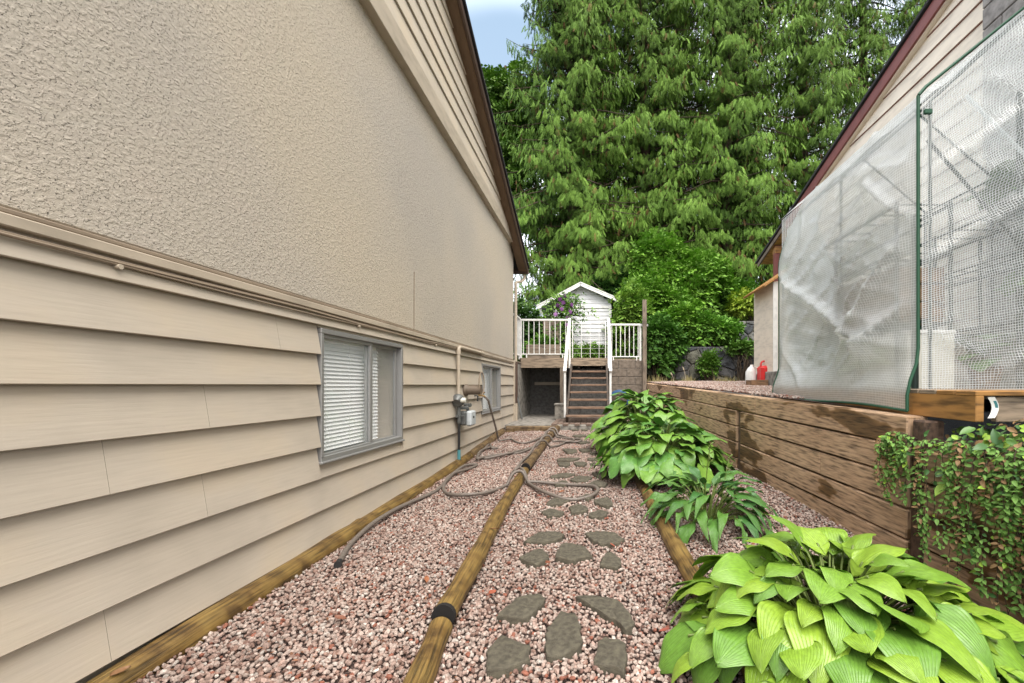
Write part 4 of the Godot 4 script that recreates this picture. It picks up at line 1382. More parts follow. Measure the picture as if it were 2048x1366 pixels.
func stone_wall(label: String, x0: float, x1: float, y0: float, y1: float, z: float, sd: int) -> void:   # fitted rubble: cells round scattered points
	var o := thing("stone_wall", label, "wall", V(x0, y0, z))
	boxm("mortar", V(x0, y0 - 0.2, z + 0.0), V(x1, y1 - 0.01, z + 0.5), M.mortar, o, 0.02)
	var r := RandomNumberGenerator.new()
	r.seed = sd
	var sites := []
	var step := 0.33
	var k := 0
	var y := y0
	while y < y1 + 0.2:
		var x := x0 + (0.16 if k & 1 else 0.0)
		while x < x1 + 0.2:
			if r.randf() > 0.14: sites.append(Vector2(x + r.randf_range(-0.13, 0.13), y + r.randf_range(-0.10, 0.10)))
			x += step
		y += 0.26
		k += 1
	for a in sites:
		var cell := PackedVector2Array([Vector2(x0, y0 - 0.05), Vector2(x1, y0 - 0.05), Vector2(x1, y1), Vector2(x0, y1)])
		for b in sites:
			if a == b or a.distance_to(b) > 1.1 or cell.is_empty(): continue
			var m: Vector2 = (a + b) * 0.5
			var n: Vector2 = (b - a).normalized()
			var t := Vector2(-n.y, n.x)
			var half := PackedVector2Array([m - t * 3.0, m + t * 3.0, m + t * 3.0 - n * 4.0, m - t * 3.0 - n * 4.0])
			var cutc := Geometry2D.intersect_polygons(cell, half)
			cell = cutc[0] if cutc.size() else PackedVector2Array()
		if cell.size() < 3: continue
		var ins := Geometry2D.offset_polygon(cell, -0.011, Geometry2D.JOIN_ROUND)
		if ins.is_empty() or ins[0].size() < 3: continue
		var poly: PackedVector2Array = ins[0]
		var cen := Vector2.ZERO
		for p in poly: cen += p
		cen /= poly.size()
		var g := Geo.new()
		var proud := r.randf_range(0.03, 0.075)
		var rings := []
		for lv in [[1.0, -0.03], [0.985, proud * 0.55], [0.90, proud * 0.9], [0.55, proud * 1.05]]:
			var row := []
			for p in poly:
				var q: Vector2 = (p - cen) * lv[0]
				row.append(Vector3(q.x, q.y, lv[1] + r.randf_range(-0.008, 0.008)))
			rings.append(row)
		var tip := Vector3(0, 0, proud * r.randf_range(0.95, 1.2))
		for l in 4:
			for i in poly.size():
				var e := (i + 1) % poly.size()
				var p0: Vector3 = rings[l][i]
				var p1: Vector3 = rings[l][e]
				if l == 3:
					var nr: Vector3 = (p1 - p0).cross(tip - p0).normalized()
					g.tri(p0, p1, tip, nr if nr.z > 0 else -nr)
					continue
				var nr: Vector3 = (p1 - p0).cross(rings[l + 1][i] - p0).normalized()
				if nr.dot(Vector3(p0.x, p0.y, 0.1)) < 0: nr = -nr
				g.quad(p0, p1, rings[l + 1][e], rings[l + 1][i], nr)
		put("stone", g.mesh(), M.rocks[r.randi() % 5], o, V(cen.x, cen.y, z) - o.position)


func terrace_things() -> void:
	stone_wall("lower grey stone retaining wall at the back of the gravel terrace", 1.25, 5.2, 0.05, 1.07, 12.5, 201)
	stone_wall("upper pale stone wall on the slope beside the cream lean-to", 4.3, 6.2, 1.05, 2.05, 14.4, 301)
	# red container, white jug, board, concrete step
	var rc := thing("red_gas_can", "red plastic fuel can beside the white jug on the terrace", "fuel can", V(3.05, 0.0, 8.3))
	var g := Geo.new()
	g.box(at(V(3.06, 0.19, 8.25)), Vector3(0.20, 0.32, 0.28), 0.04)
	wpart("body", g, M.red, rc)
	pipe("handle", Array(smooth_path([V(2.99, 0.33, 8.25), V(3.01, 0.42, 8.25), V(3.1, 0.43, 8.25), V(3.14, 0.33, 8.25)])), 0.018, M.red, rc)
	var sh := Geo.new()   # crumpled red sheet thrown over the step
	var rows := []
	var us := []
	var vs := []
	for i in 10:
		var row := PackedVector3Array()
		for j in 10:
			var u := i / 9.0
			var v := j / 9.0
			row.append(V(3.12 + 0.34 * u, 0.345 + 0.10 * (1 - u) * sin(v * 9 + u * 4) * 0.5 - 0.06 * u + 0.03 * sin(u * 13 + v * 7), 8.1 + 0.35 * v))
		rows.append(row)
		us.append(i * 0.1)
		vs.append(i * 0.1)
	sh.grid(rows, us, vs, Vector3.UP)
	var cloth := made("red_tarp", sh, M.red)
	tag(cloth, "crumpled red plastic sheet lying on the concrete step", "tarp")
	var j := thing("white_jug", "white plastic jug left of the red fuel can", "jug", V(2.86, 0.0, 8.4))
	var jg := Geo.new()
	jg.tube(PackedVector3Array([V(2.86, 0.01, 8.4), V(2.86, 0.03, 8.4), V(2.86, 0.24, 8.4), V(2.87, 0.31, 8.4), V(2.88, 0.35, 8.4), V(2.88, 0.38, 8.4)]), [0.085, 0.095, 0.095, 0.06, 0.03, 0.03], 14)
	wpart("body", jg, M.white, j)
	pipe("handle", Array(smooth_path([V(2.91, 0.33, 8.36), V(2.97, 0.31, 8.36), V(2.96, 0.2, 8.36)])), 0.012, M.white, j)
	var bo := thing("brown_box", "low brown box in front of the red fuel can", "box", V(2.95, -0.02, 8.0))
	boxm("side", V(2.72, -0.03, 7.95), V(3.02, 0.09, 8.0), M.crate, bo)
	boxm("side", V(2.72, -0.03, 8.22), V(3.02, 0.09, 8.25), M.crate, bo)
	boxm("end", V(2.72, -0.03, 8.003), V(2.745, 0.085, 8.217), M.crate, bo)
	boxm("end", V(2.995, -0.03, 8.003), V(3.02, 0.085, 8.217), M.crate, bo)
	var cs := thing("concrete_step", "grey concrete footing under the cream lean-to wall", "step", V(3.4, -0.02, 7.6))
	boxm("slab", V(3.02, -0.06, 7.5), V(4.2, 0.24, 8.6), M.concrete, cs, 0.015)
	# cream lean-to with a little tiled slope, and its porch roof
	var l := thing("cream_lean_to", "cream lean-to wall with a small sloped roof beyond the greenhouse", "lean-to", V(3.5, 0.24, 8.0))
	boxm("wall", V(3.06, 0.22, 7.8), V(4.2, 1.80, 8.8), M.cream, l)
	boxm("corner_board", V(3.04, 0.23, 7.785), V(3.12, 1.78, 7.80), M.white, l)
	var rf := Geo.new()
	rf.box(along(V(2.86, 1.70, 7.75), V(3.5, 2.14, 7.75)).translated(Vector3(0, 0, -0.5)), Vector3(1.1, 0.035, 0.80), 0.004)
	wpart("roof", rf, M.fir, l)
	pipe("hanging_cable", Array(smooth_path([V(3.12, 1.70, 7.76), V(3.16, 1.78, 7.75), V(3.19, 1.6, 7.75), V(3.16, 0.7, 7.75), V(3.11, 0.0, 7.7)])), 0.008, M.dark, l, 5)
	pipe("hanging_cable", Array(smooth_path([V(3.20, 1.75, 7.76), V(3.21, 1.2, 7.75), V(3.17, 0.6, 7.75), V(3.14, 0.0, 7.7)])), 0.008, M.dark, l, 5)


func cream_house() -> void:
	var X := 3.75
	var h := thing("cream_house", "cream board house with maroon gable trim behind the greenhouse", "house", V(X, -0.1, 5.0))
	var slope := -0.262
	var xo := 3.65
	var y_at := func(z): return 4.13 * xo / 3.6 + slope * (z - 4.83 * xo / 3.6)
	var g := Geo.new()
	g.box(at(V(X + 0.12, 1.1, 3.9)), Vector3(0.2, 2.6, 9.6), 0.0)
	g.box(at(V(X + 2.2, 1.1, 8.6)), Vector3(4.2, 2.6, 0.2), 0.0)
	wpart("wall", g, M.cream, h)
	var y := -0.15
	while y < 6.0:
		var z1 := 4.83 * xo / 3.6 + (y + 0.30 - 4.13 * xo / 3.6) / slope
		z1 = minf(z1 + 0.45, 8.72)
		if z1 > -0.7:
			var b := Geo.new()
			var p := [V(X - 0.022, y, -0.8), V(X - 0.022, y, z1), V(X, y + 0.215, z1), V(X, y + 0.215, -0.8)]
			b.quad(p[0], p[1], p[2], p[3], Vector3(-1, 0.1, 0).normalized())
			b.quad(p[0], p[1], V(X + 0.03, y, z1), V(X + 0.03, y, -0.8), Vector3.DOWN)
			b.quad(p[1], p[2], V(X + 0.03, y + 0.2, z1), V(X + 0.03, y, z1), Vector3.FORWARD)
			wpart("siding_board", b, M.cream, h)
			boxm("shadow_strip", V(X - 0.012, y - 0.007, -0.8), V(X + 0.01, y + 0.006, z1), M.maroon, h, 0.0)  # maroon strip stands in for the shadow line under each board
		y += 0.205
	var a := V(xo, y_at.call(-0.8), -0.8)
	var b := V(xo, y_at.call(10.3), 10.3)
	var dn := (b - a).normalized()
	var up := dn.cross(Vector3.RIGHT).normalized()
	if up.y < 0: up = -up
	var bs := Basis(Vector3.RIGHT, up, Vector3.RIGHT.cross(up))
	var mid := (a + b) * 0.5
	var f := Geo.new()
	var e := V(xo, y_at.call(8.75), 8.75)
	f.box(Transform3D(bs, (a + e) * 0.5 + Vector3(0.02, 0, 0) - up * 0.075), Vector3(0.035, 0.16, a.distance_to(e)), 0.004)
	wpart("fascia_board", f, M.maroon, h)
	var pf := Geo.new()
	pf.box(Transform3D(bs, (e + b) * 0.5 + Vector3(0.02, 0, 0) - up * 0.035), Vector3(0.035, 0.085, e.distance_to(b) - 0.004), 0.004)
	wpart("porch_fascia", pf, M.greywood, h)
	var s := Geo.new()
	s.box(Transform3D(bs, a.lerp(b, 9.4 / 11.1 * 0.5) + Vector3(0.10, 0, 0) - up * 0.16), Vector3(0.14, 0.02, 9.3), 0.0)
	wpart("soffit", s, M.cream, h)
	var r := Geo.new()
	r.box(Transform3D(bs, mid + Vector3(2.5, 0, 0) + up * 0.035), Vector3(5.06, 0.045, a.distance_to(b) + 0.06), 0.006)
	wpart("roof", r, M.shingle, h)
	# porch end of the roof: yellowish boards beneath, on a brown post
	var c := Geo.new()
	c.box(Transform3D(bs, V(xo + 1.2, y_at.call(9.5), 9.5) - up * 0.03), Vector3(2.3, 0.02, 1.55), 0.0)
	wpart("porch_ceiling", c, M.yellow_soffit, h)
	boxm("porch_beam", V(xo + 0.07, y_at.call(9.5) - 0.22, 9.4), V(xo + 2.0, y_at.call(9.5) - 0.08, 9.56), M.fir, h)
	boxm("porch_post", V(3.72, 0.2, 9.42), V(3.84, y_at.call(9.5) - 0.06, 9.54), M.maroon, h)
	# block chimney up the gable wall
	var ch := thing("block_chimney", "grey concrete block chimney on the cream gable, top right corner", "chimney", V(X - 0.15, 1.0, 3.0))
	boxm("core", V(X - 0.14, 0.5, 1.6), V(X + 0.1, 5.5, 4.18), M.mortar, ch, 0.0)
	for k in 25:
		var yy := 0.5 + 0.2 * k
		var z := 4.2
		var first := true
		while z > 1.6:
			var w := 0.195 if first and k & 1 else 0.39
			first = false
			if yy > 2.0:
				boxm("block", V(X - 0.16, yy + 0.005, z - w), V(X + 0.02, yy + 0.195, z), M.block_pale, ch, 0.006)
			z -= w + 0.01


# ------------------------------------------------------------------ timber retaining wall
func retaining_wall() -> void:
	var o := thing("timber_retaining_wall", "weathered plank retaining wall with wet stains holding the terrace", "retaining wall", V(1.89, -1.13, 2.77))
	var d := Vector3(-0.0887, 0.029, -1.0)
	var u := d.normalized()
	var up := (Vector3.UP - u * Vector3.UP.dot(u)).normalized()
	var bs := Basis(u, up, u.cross(up))
	var org := V(1.89, 0, 2.77)
	var inw := Vector3(1, 0, -0.0887).normalized()   # into the bank
	var row := func(s0: float, s1: float, y: float, m: Material, h := 0.180):
		var g := Geo.new()
		var p := org + d * (s0 + s1) * 0.5 + Vector3(0, y, 0) + inw * (0.07 + rnd(-0.004, 0.005))
		g.box(Transform3D(bs, p), Vector3((s1 - s0) * d.length() - 0.007, h, 0.14), 0.008, Vector2(rnd(0, 9), rnd(0, 9)))
		wpart("plank", g, m, o)
	var cuts := [[-0.02, 2.1, 4.55, 6.4, 8.5], [-1.7, -0.13, 2.5, 5.2, 8.5], [-1.7, -0.13, 0.9, 2.5, 4.9, 8.5], [-1.7, -0.13, 2.5, 5.0, 8.5], [-1.7, -0.13, 2.5, 5.0, 8.5]]
	for k in 5:
		var y := -0.187 - 0.095 - 0.191 * k
		var c: Array = cuts[k]
		for i in c.size() - 1:
			var a: float = c[i]
			var b: float = c[i + 1]
			if k in [1, 2, 3, 4] and (absf(a - 2.5) < 0.01 or absf(a + 0.13) < 0.01): a += 0.11
			row.call(a, b, y, M.plank)
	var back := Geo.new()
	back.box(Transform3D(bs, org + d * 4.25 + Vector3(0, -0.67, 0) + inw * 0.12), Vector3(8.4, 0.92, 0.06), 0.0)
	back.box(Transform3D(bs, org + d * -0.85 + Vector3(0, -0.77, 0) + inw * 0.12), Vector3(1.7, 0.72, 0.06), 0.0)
	wpart("added_backing", back, M.log_end, o)  # black sheet added behind the planks so their gaps read dark
	# posts
	for s in [[-0.07, -0.66, 0.9], [2.555, -0.75, 0.78]]:
		var g := Geo.new()
		var p: Vector3 = org + d * s[0] + Vector3(0, s[1], 0) + inw * 0.085
		g.box(Transform3D(bs, p), Vector3(0.095, s[2], 0.13), 0.008)
		wpart("post", g, M.plank_end, o)


func platform() -> void:
	var o := thing("wooden_platform", "new orange timber platform carrying the greenhouse on the terrace edge", "platform", V(2.7, -0.15, 3.6))
	var x := 2.0
	beam("beam", V(x + 0.02, -0.125, 2.375), V(x + 0.02, -0.095, 5.0), 0.045, 0.142, M.fir, o)
	beam("beam", V(x + 0.13, -0.130, 2.42), V(3.75, -0.130, 2.42), 0.04, 0.135, M.deckwood, o)
	beam("beam", V(x - 0.02, -0.05, 5.04), V(3.7, -0.05, 5.04), 0.06, 0.06, M.fir, o)
	boxm("post", V(x + 0.0, -0.14, 5.02), V(x + 0.09, -0.02, 5.1), M.fir, o)
	for i in 19:
		var z := 2.44 + 0.143 * i
		beam("deck_board", V(x - 0.005, -0.045 + 0.0115 * (z - 2.4), z), V(3.7, -0.045 + 0.0115 * (z - 2.4), z), 0.136, 0.026, M.fir if i < 2 else M.deckwood, o)
	var t := thing("paper_tag", "curled white and blue lumber tag stapled to the platform corner", "tag", V(2.03, -0.12, 2.36))
	var g := Geo.new()
	var rows := []
	for i in 7:
		var a := i / 6.0
		rows.append(PackedVector3Array([V(2.05 + 0.022 * sin(a * PI), -0.065 - 0.11 * a, 2.365), V(2.075 + 0.022 * sin(a * PI), -0.062 - 0.11 * a, 2.35)]))
	g.grid(rows, [0, 1, 2, 3, 4, 5, 6], [0, 1], Vector3.BACK)
	wpart("paper", g, M.white, t)
	var st := Geo.new()
	var r2 := []
	for i in [1, 2, 3]:
		var a: float = i / 6.0
		r2.append(PackedVector3Array([V(2.062 + 0.022 * sin(a * PI), -0.065 - 0.11 * a, 2.358), V(2.071 + 0.022 * sin(a * PI), -0.064 - 0.11 * a, 2.350)]))
	st.grid(r2, [0, 1, 2], [0, 1], Vector3.BACK)
	wpart("print", st, M.teal, t)


# ------------------------------------------------------------------ greenhouse
func greenhouse() -> void:
	var x0 := 2.06
	var x1 := 3.49
	var z0 := 2.86
	var z1 := 5.03
	var ev := 1.84
	var ap := 2.44
	var xm := (x0 + x1) / 2
	var fl := -0.03
	var o := thing("greenhouse", "walk-in greenhouse wrapped in translucent white grid film with green binding", "greenhouse", V(xm, fl, 3.9))
	# tube frame
	for x in [x0 + 0.075, x1 - 0.03]:
		for z in [z0 + 0.03, (z0 + z1) / 2, z1 - 0.28]:
			pipe("frame_pole", [V(x, fl, z), V(x, ev - 0.02, z)], 0.011, M.tube, o)
		for y in [0.42, 1.05, ev - 0.03]:
			pipe("frame_pole", [V(x, y, z0 + 0.03), V(x, y, z1 - 0.28)], 0.010, M.tube, o)
	for z in [z0 + 0.03, (z0 + z1) / 2, z1 - 0.28]:
		for q in [[x0 + 0.075, xm], [xm, x1 - 0.03]]:
			pipe("frame_pole", [V(q[0], ev - 0.02 if q[0] < xm else ap - 0.03, z), V(q[1], ap - 0.03 if q[1] < x1 - 0.1 else ev - 0.02, z)], 0.010, M.tube, o)
	pipe("frame_pole", [V(xm, ap - 0.03, z0 + 0.03), V(xm, ap - 0.03, z1 - 0.03)], 0.011, M.tube, o)
	# loose diagonal straps just inside the front
	pipe("strap", [V(x0 + 0.08, ev - 0.25, z0 + 0.06), V(xm + 0.15, 0.75, z0 + 0.10)], 0.012, M.tube, o, 5)
	pipe("strap", [V(x0 + 0.35, ev + 0.05, z0 + 0.08), V(x1 - 0.2, 1.0, z0 + 0.08)], 0.012, M.film_side, o, 5)
	pipe("front_pole", [V(2.13, fl, z0 + 0.16), V(2.13, ev - 0.7, z0 + 0.16)], 0.022, M.tube, o)
	pipe("front_pole", [V(xm + 0.02, fl, z0 + 0.12), V(xm + 0.02, ap - 0.5, z0 + 0.12)], 0.018, M.tube, o)
	# film panels with folds
	var f := noise(81, FastNoiseLite.TYPE_SIMPLEX_SMOOTH, 1.0, 1)
	var fold := func(u: float, v: float, sd: float) -> float:   # a few sharp diagonal creases on broad sags
		var a := 1.0 - absf(f.get_noise_2d((u * 0.55 + v) * 1.05 + sd, (u - v * 0.55) * 0.22 + sd)) * 1.6
		var b := 1.0 - absf(f.get_noise_2d((u * 0.75 - v) * 0.8 + sd * 2.0, (u + v * 0.75) * 0.2 - sd)) * 1.6
		return 0.055 * pow(maxf(a, 0.0), 5.0) + 0.050 * pow(maxf(b, 0.0), 5.0) + 0.05 * f.get_noise_2d(u * 0.6 + sd, v * 0.6) + 0.022 * pow(maxf(1.0 - absf(f.get_noise_2d((u * 0.5 + v) * 2.6 - sd, (u - v * 0.5) * 0.5)) * 2.0, 0.0), 3.0) + 0.012 * pow(maxf(1.0 - absf(f.get_noise_2d((u * 0.3 - v) * 4.0 - sd, (u + v * 0.3) * 0.9)) * 2.0, 0.0), 3.0)
	# left wall
	var g := Geo.new()
	var rows := []
	var us := []
	var vs := []
	var NV := 60
	var NU := 64
	for j in NV + 1: vs.append(j * 2.05 / NV)
	for i in NU + 1:
		var u := float(i) / NU
		var z := lerpf(z0, z1 + 0.02, u)
		var row := PackedVector3Array()
		for j in NV + 1:
			var v := float(j) / NV
			var low := -0.165 + 0.012 * sin(u * 7.0) + 0.055 * u
			var y := lerpf(low, ev, v)
			var edge := minf(1.0, minf(u, 1.0 - u) * 6.0) * minf(1.0, (1.0 - v) * 6.0)
			var x: float = x0 - 0.022 + edge * (0.016 - 1.7 * fold.call(z, y, 3.0)) - 0.02 * (1.0 - v) * sin(u * PI)
			# the far top corner rounds over
			var rr := pow(clampf((u - 0.70) / 0.30, 0, 1) * clampf((v - 0.76) / 0.24, 0, 1), 1.3)
			row.append(V(lerpf(1.968, x, smoothstep(-0.06, 0.2, y)) + 0.06 * rr, y - 0.16 * rr, z - 0.20 * rr))
		rows.append(row)
		us.append(z)
	g.grid(rows, us, vs, Vector3.LEFT)
	wpart("side_film", g, M.film_side, o)
	var hem := []
	for i in range(0, NU + 1, 2): hem.append(rows[i][0])
	pipe("binding", hem, 0.009, M.binding, o, 6)
	var c0 := []
	for j in range(0, NV + 1, 3): c0.append(rows[0][j])
	pipe("binding", c0, 0.011, M.binding, o, 6)
	var c1 := []
	for j in range(0, NV + 1, 3): c1.append(rows[NU][j])
	pipe("binding", c1, 0.010, M.binding, o, 6)
	# an added inner film sheet, giving the far half its grazing-view whiteness
	g = Geo.new()
	rows = []
	us = []
	vs = []
	for j in 25: vs.append(j * 0.075)
	for i in 25:
		var u := i / 24.0
		var row := PackedVector3Array()
		for j in 25:
			var v := j / 24.0
			var z: float = lerpf(3.75 + 0.45 * v + 0.06 * sin(v * 9.0), z1 - 0.06, u)
			row.append(V(x0 + 0.035 - 0.5 * fold.call(z, v * 2.0, 21.0), lerpf(0.0, 1.72, v), z))
		rows.append(row)
		us.append(u * 1.1)
	g.grid(rows, us, vs, Vector3.LEFT)
	wpart("added_film", g, M.added_film, o)
	# front wall with its gable, and the back
	for e in [[z0, 5.0], [z1, 9.0]]:
		g = Geo.new()
		rows = []
		us = []
		vs = []
		for j in 61: vs.append(j * 0.041)
		for i in 49:
			var u := i / 48.0
			var x := lerpf(x0, x1, u)
			var top := ev + (ap - ev) * (1.0 - absf(x - xm) / (xm - x0))
			var row := PackedVector3Array()
			for j in 61:
				var v := j / 60.0
				var y := lerpf(-0.06, top, v)
				var edge := minf(1.0, minf(u, 1.0 - u) * 6.0) * minf(1.0, minf(v, 1.0 - v) * 8.0)
				row.append(V(x, y, e[0] - edge * (fold.call(x, y, e[1]) - 0.02)))
			rows.append(row)
			us.append(x)
		g.grid(rows, us, vs, Vector3.BACK)
		wpart("front_film" if e[0] == z0 else "back_film", g, M.film, o)
		if e[0] == z0:
			pipe("binding", [V(x0 - 0.022, ev, z0 - 0.005), V(x0 + 0.02, ev + 0.05, z0 - 0.01), V(xm, ap + 0.01, z0 - 0.01), V(x1, ev, z0 - 0.01)], 0.011, M.binding, o, 6)
			boxm("binding_loop", V(x0 + 0.0, ev - 0.13, z0 - 0.03), V(x0 + 0.05, ev - 0.10, z0 - 0.01), M.binding, o, 0.003)
	# roof and right wall
	for q in [[x0 - 0.02, ev, xm, ap], [xm, ap, x1 + 0.02, ev], [x1 + 0.02, ev, x1 + 0.02, -0.1]]:
		g = Geo.new()
		rows = []
		us = []
		vs = []
		var L := Vector2(q[2] - q[0], q[3] - q[1]).length()
		for j in 25: vs.append(j * L / 24.0)
		for i in 41:
			var u := i / 40.0
			var z := lerpf(z0, z1, u)
			var row := PackedVector3Array()
			for j in 25:
				var v := j / 24.0
				var edge := minf(1.0, minf(u, 1.0 - u) * 6.0) * minf(1.0, minf(v, 1.0 - v) * 5.0)
				var k: float = edge * (fold.call(z, v * L, 13.0 + q[0]) - 0.05)
				row.append(V(lerpf(q[0], q[2], v), lerpf(q[1], q[3], v) + (k if q[0] < x1 else 0.0), z))
			rows.append(row)
			us.append(z)
		g.grid(rows, us, vs, Vector3.UP if q[0] < x1 else Vector3.RIGHT)
		wpart("roof_film" if q[0] < x1 else "far_side_film", g, M.film, o)
	# what stands inside
	for q in [[2.16, 2.55, "left", 3.25, 4.9], [3.0, 3.4, "right", 3.1, 4.9]]:
		var r := thing("shelf_rack", "dark tube shelf rack along the greenhouse's %s side" % ("near" if q[2] == "left" else "far"), "shelf rack", V(q[0], fl, q[3]))
		for x in [q[0], q[1]]:
			for z in [q[3], (q[3] + q[4]) / 2, q[4]]:
				pipe("upright", [V(x, fl, z), V(x, 1.32, z)], 0.016, M.tube, r, 6)
		for y in [0.45, 0.95, 1.30]:
			for x in [q[0], q[1]]: pipe("rail", [V(x, y, q[3]), V(x, y, q[4])], 0.013, M.tube, r, 6)
			for k in 9:
				var z := lerpf(q[3], q[4], k / 8.0)
				pipe("rung", [V(q[0], y, z), V(q[1], y, z)], 0.006, M.tube, r, 5)
	var bins := [["near white plastic tub under the greenhouse's near shelf", 2.36, 3.45], ["middle white plastic tub under the greenhouse's near shelf", 2.36, 4.05], ["far white plastic tub under the greenhouse's near shelf", 2.36, 4.62], ["white plastic tub under the greenhouse's far shelf", 3.2, 3.4]]
	for b in bins:
		var t := thing("storage_tub", b[0], "tub", V(b[1], fl, b[2]), "white tubs in the greenhouse")
		var tg := Geo.new()
		var w := 0.17
		var l := 0.26
		var hh := 0.42
		tg.prism([V(b[1] - w, fl, b[2] - l), V(b[1] + w, fl, b[2] - l), V(b[1] + w, fl, b[2] + l), V(b[1] - w, fl, b[2] + l)], Vector3(0, hh - 0.03, 0))
		wpart("body", tg, M.bin, t)
		boxm("lid", V(b[1] - w - 0.012, fl + hh - 0.03, b[2] - l - 0.012), V(b[1] + w + 0.012, fl + hh, b[2] + l + 0.012), M.white, t, 0.01)
	var cr := thing("wooden_crate", "brown slatted wooden crate on the greenhouse's near shelf", "crate", V(2.38, 0.47, 3.8))
	for k in 3:
		for x in [2.20, 2.555]: beam("slat", V(x, 0.55 + 0.13 * k, 3.32), V(x, 0.55 + 0.13 * k, 4.30), 0.018, 0.118, M.crate, cr)
		for z in [3.33, 4.29]: beam("slat", V(2.21, 0.55 + 0.13 * k, z), V(2.545, 0.55 + 0.13 * k, z), 0.018, 0.118, M.crate, cr)
	beam("base", V(2.38, 0.475, 3.32), V(2.38, 0.475, 4.30), 0.34, 0.02, M.crate, cr)
	var ub := thing("white_sheet", "white sheet leaning across the greenhouse's upper near shelf", "sheet", V(2.5, 0.98, 4.0))
	boxm("sheet", V(2.30, 0.97, 3.3), V(2.33, 1.27, 4.9), M.bin, ub)
	# potted plants on the far side
	var pots := [["broad-leaved potted plant at the greenhouse front, far right", 2.98, 3.02, 0.46, 0.16], ["potted plant on the floor of the greenhouse's far side", 2.80, 3.25, -0.03, 0.22], ["small potted plant on the greenhouse's upper far shelf", 3.2, 3.5, 1.31, 0.14]]
	for p in pots:
		var t := thing("potted_plant", p[0], "potted plant", V(p[1], p[3], p[2]))
		var pg := Geo.new()
		pg.tube(PackedVector3Array([V(p[1], p[3], p[2]), V(p[1], p[3] + 0.02, p[2]), V(p[1], p[3] + p[4] * 0.7, p[2]), V(p[1], p[3] + p[4] * 0.75, p[2])]), [p[4] * 0.33, p[4] * 0.36, p[4] * 0.46, p[4] * 0.5], 14)
		wpart("pot", pg, M.crate if p[3] < 0 else M.dark, t)
		var lm := hosta_leaf(7, 0.85, 0.2, 0.25)
		for i in 12:
			var az := i * 2.4
			var lf := put("leaf", lm, M.hosta[3][i % 3], t)
			var el := rnd(-0.2, 0.7)
			var dir := Vector3(cos(az) * cos(el), sin(el), sin(az) * cos(el))
			var y: float = p[3] + p[4] * 0.75 + rnd(0.02, 0.22)
			lf.transform = Transform3D(leaf_basis(dir, Vector3.UP).scaled_local(Vector3.ONE * rnd(0.17, 0.28)), V(p[1], y, p[2]) + dir * 0.05 - t.position)


# ------------------------------------------------------------------ leaves
func hosta_leaf(sd: int, width: float, lobe: float, droop: float, rough := 1.0) -> ArrayMesh:   # along +z, one unit long, upper side +y
	var r := RandomNumberGenerator.new()
	r.seed = sd * 17 + 3
	var g := Geo.new()
	var rows := []
	var us := []
	var vs := []
	var NU := 15
	var NV := 12
	for j in NV + 1: vs.append(float(j) / NV)
	var ph := r.randf() * TAU
	var ph2 := r.randf() * TAU
	var twist := r.randf_range(-0.25, 0.25)
	var side := r.randf_range(-0.1, 0.1)
	var fold := r.randf_range(0.08, 0.42)
	var wave := r.randf_range(0.016, 0.058) * rough
	for i in NU + 1:
		var u := float(i) / NU
		var w := width * 0.5 * pow(sin(PI * pow(clampf(u, 0.0, 1.0), 0.62)), 0.72) * (1.0 - 0.12 * u)
		if u > 0.82: w *= 1.0 - 0.25 * (u - 0.82) / 0.18
		var row := PackedVector3Array()
		for j in NV + 1:
			var v := float(j) / NV * 2.0 - 1.0
			var av := absf(v)
			var z := u - lobe * sin(PI * minf(av * 0.95, 1.0)) * pow(1.0 - u, 3.0) * 1.2
			var x := v * w + side * u * u
			var bend := -droop * u * u - droop * 0.6 * pow(u, 4.0)
			var y := bend + fold * w * pow(av, 1.4) * (1.0 - 0.7 * u) - 0.55 * w * av * av * (0.25 + 0.5 * u)
			y += wave * sin(u * 11.0 + ph + (0.0 if v > 0 else 2.1)) * av * av
			y += 0.012 * sin(u * 5.0 + ph2) + twist * x * u
			row.append(Vector3(x, y, z * (1.0 - 0.22 * droop * u)))
		rows.append(row)
		us.append(u)
	g.grid(rows, us, vs, Vector3.UP)
	return g.mesh()


func leaf_basis(dir: Vector3, up: Vector3, roll := 0.0) -> Basis:
	var z := dir.normalized()
	var x := up.cross(z)
	x = x.normalized() if x.length() > 0.05 else Vector3.RIGHT
	var b := Basis(x, z.cross(x), z)
	return b.rotated(z, roll)


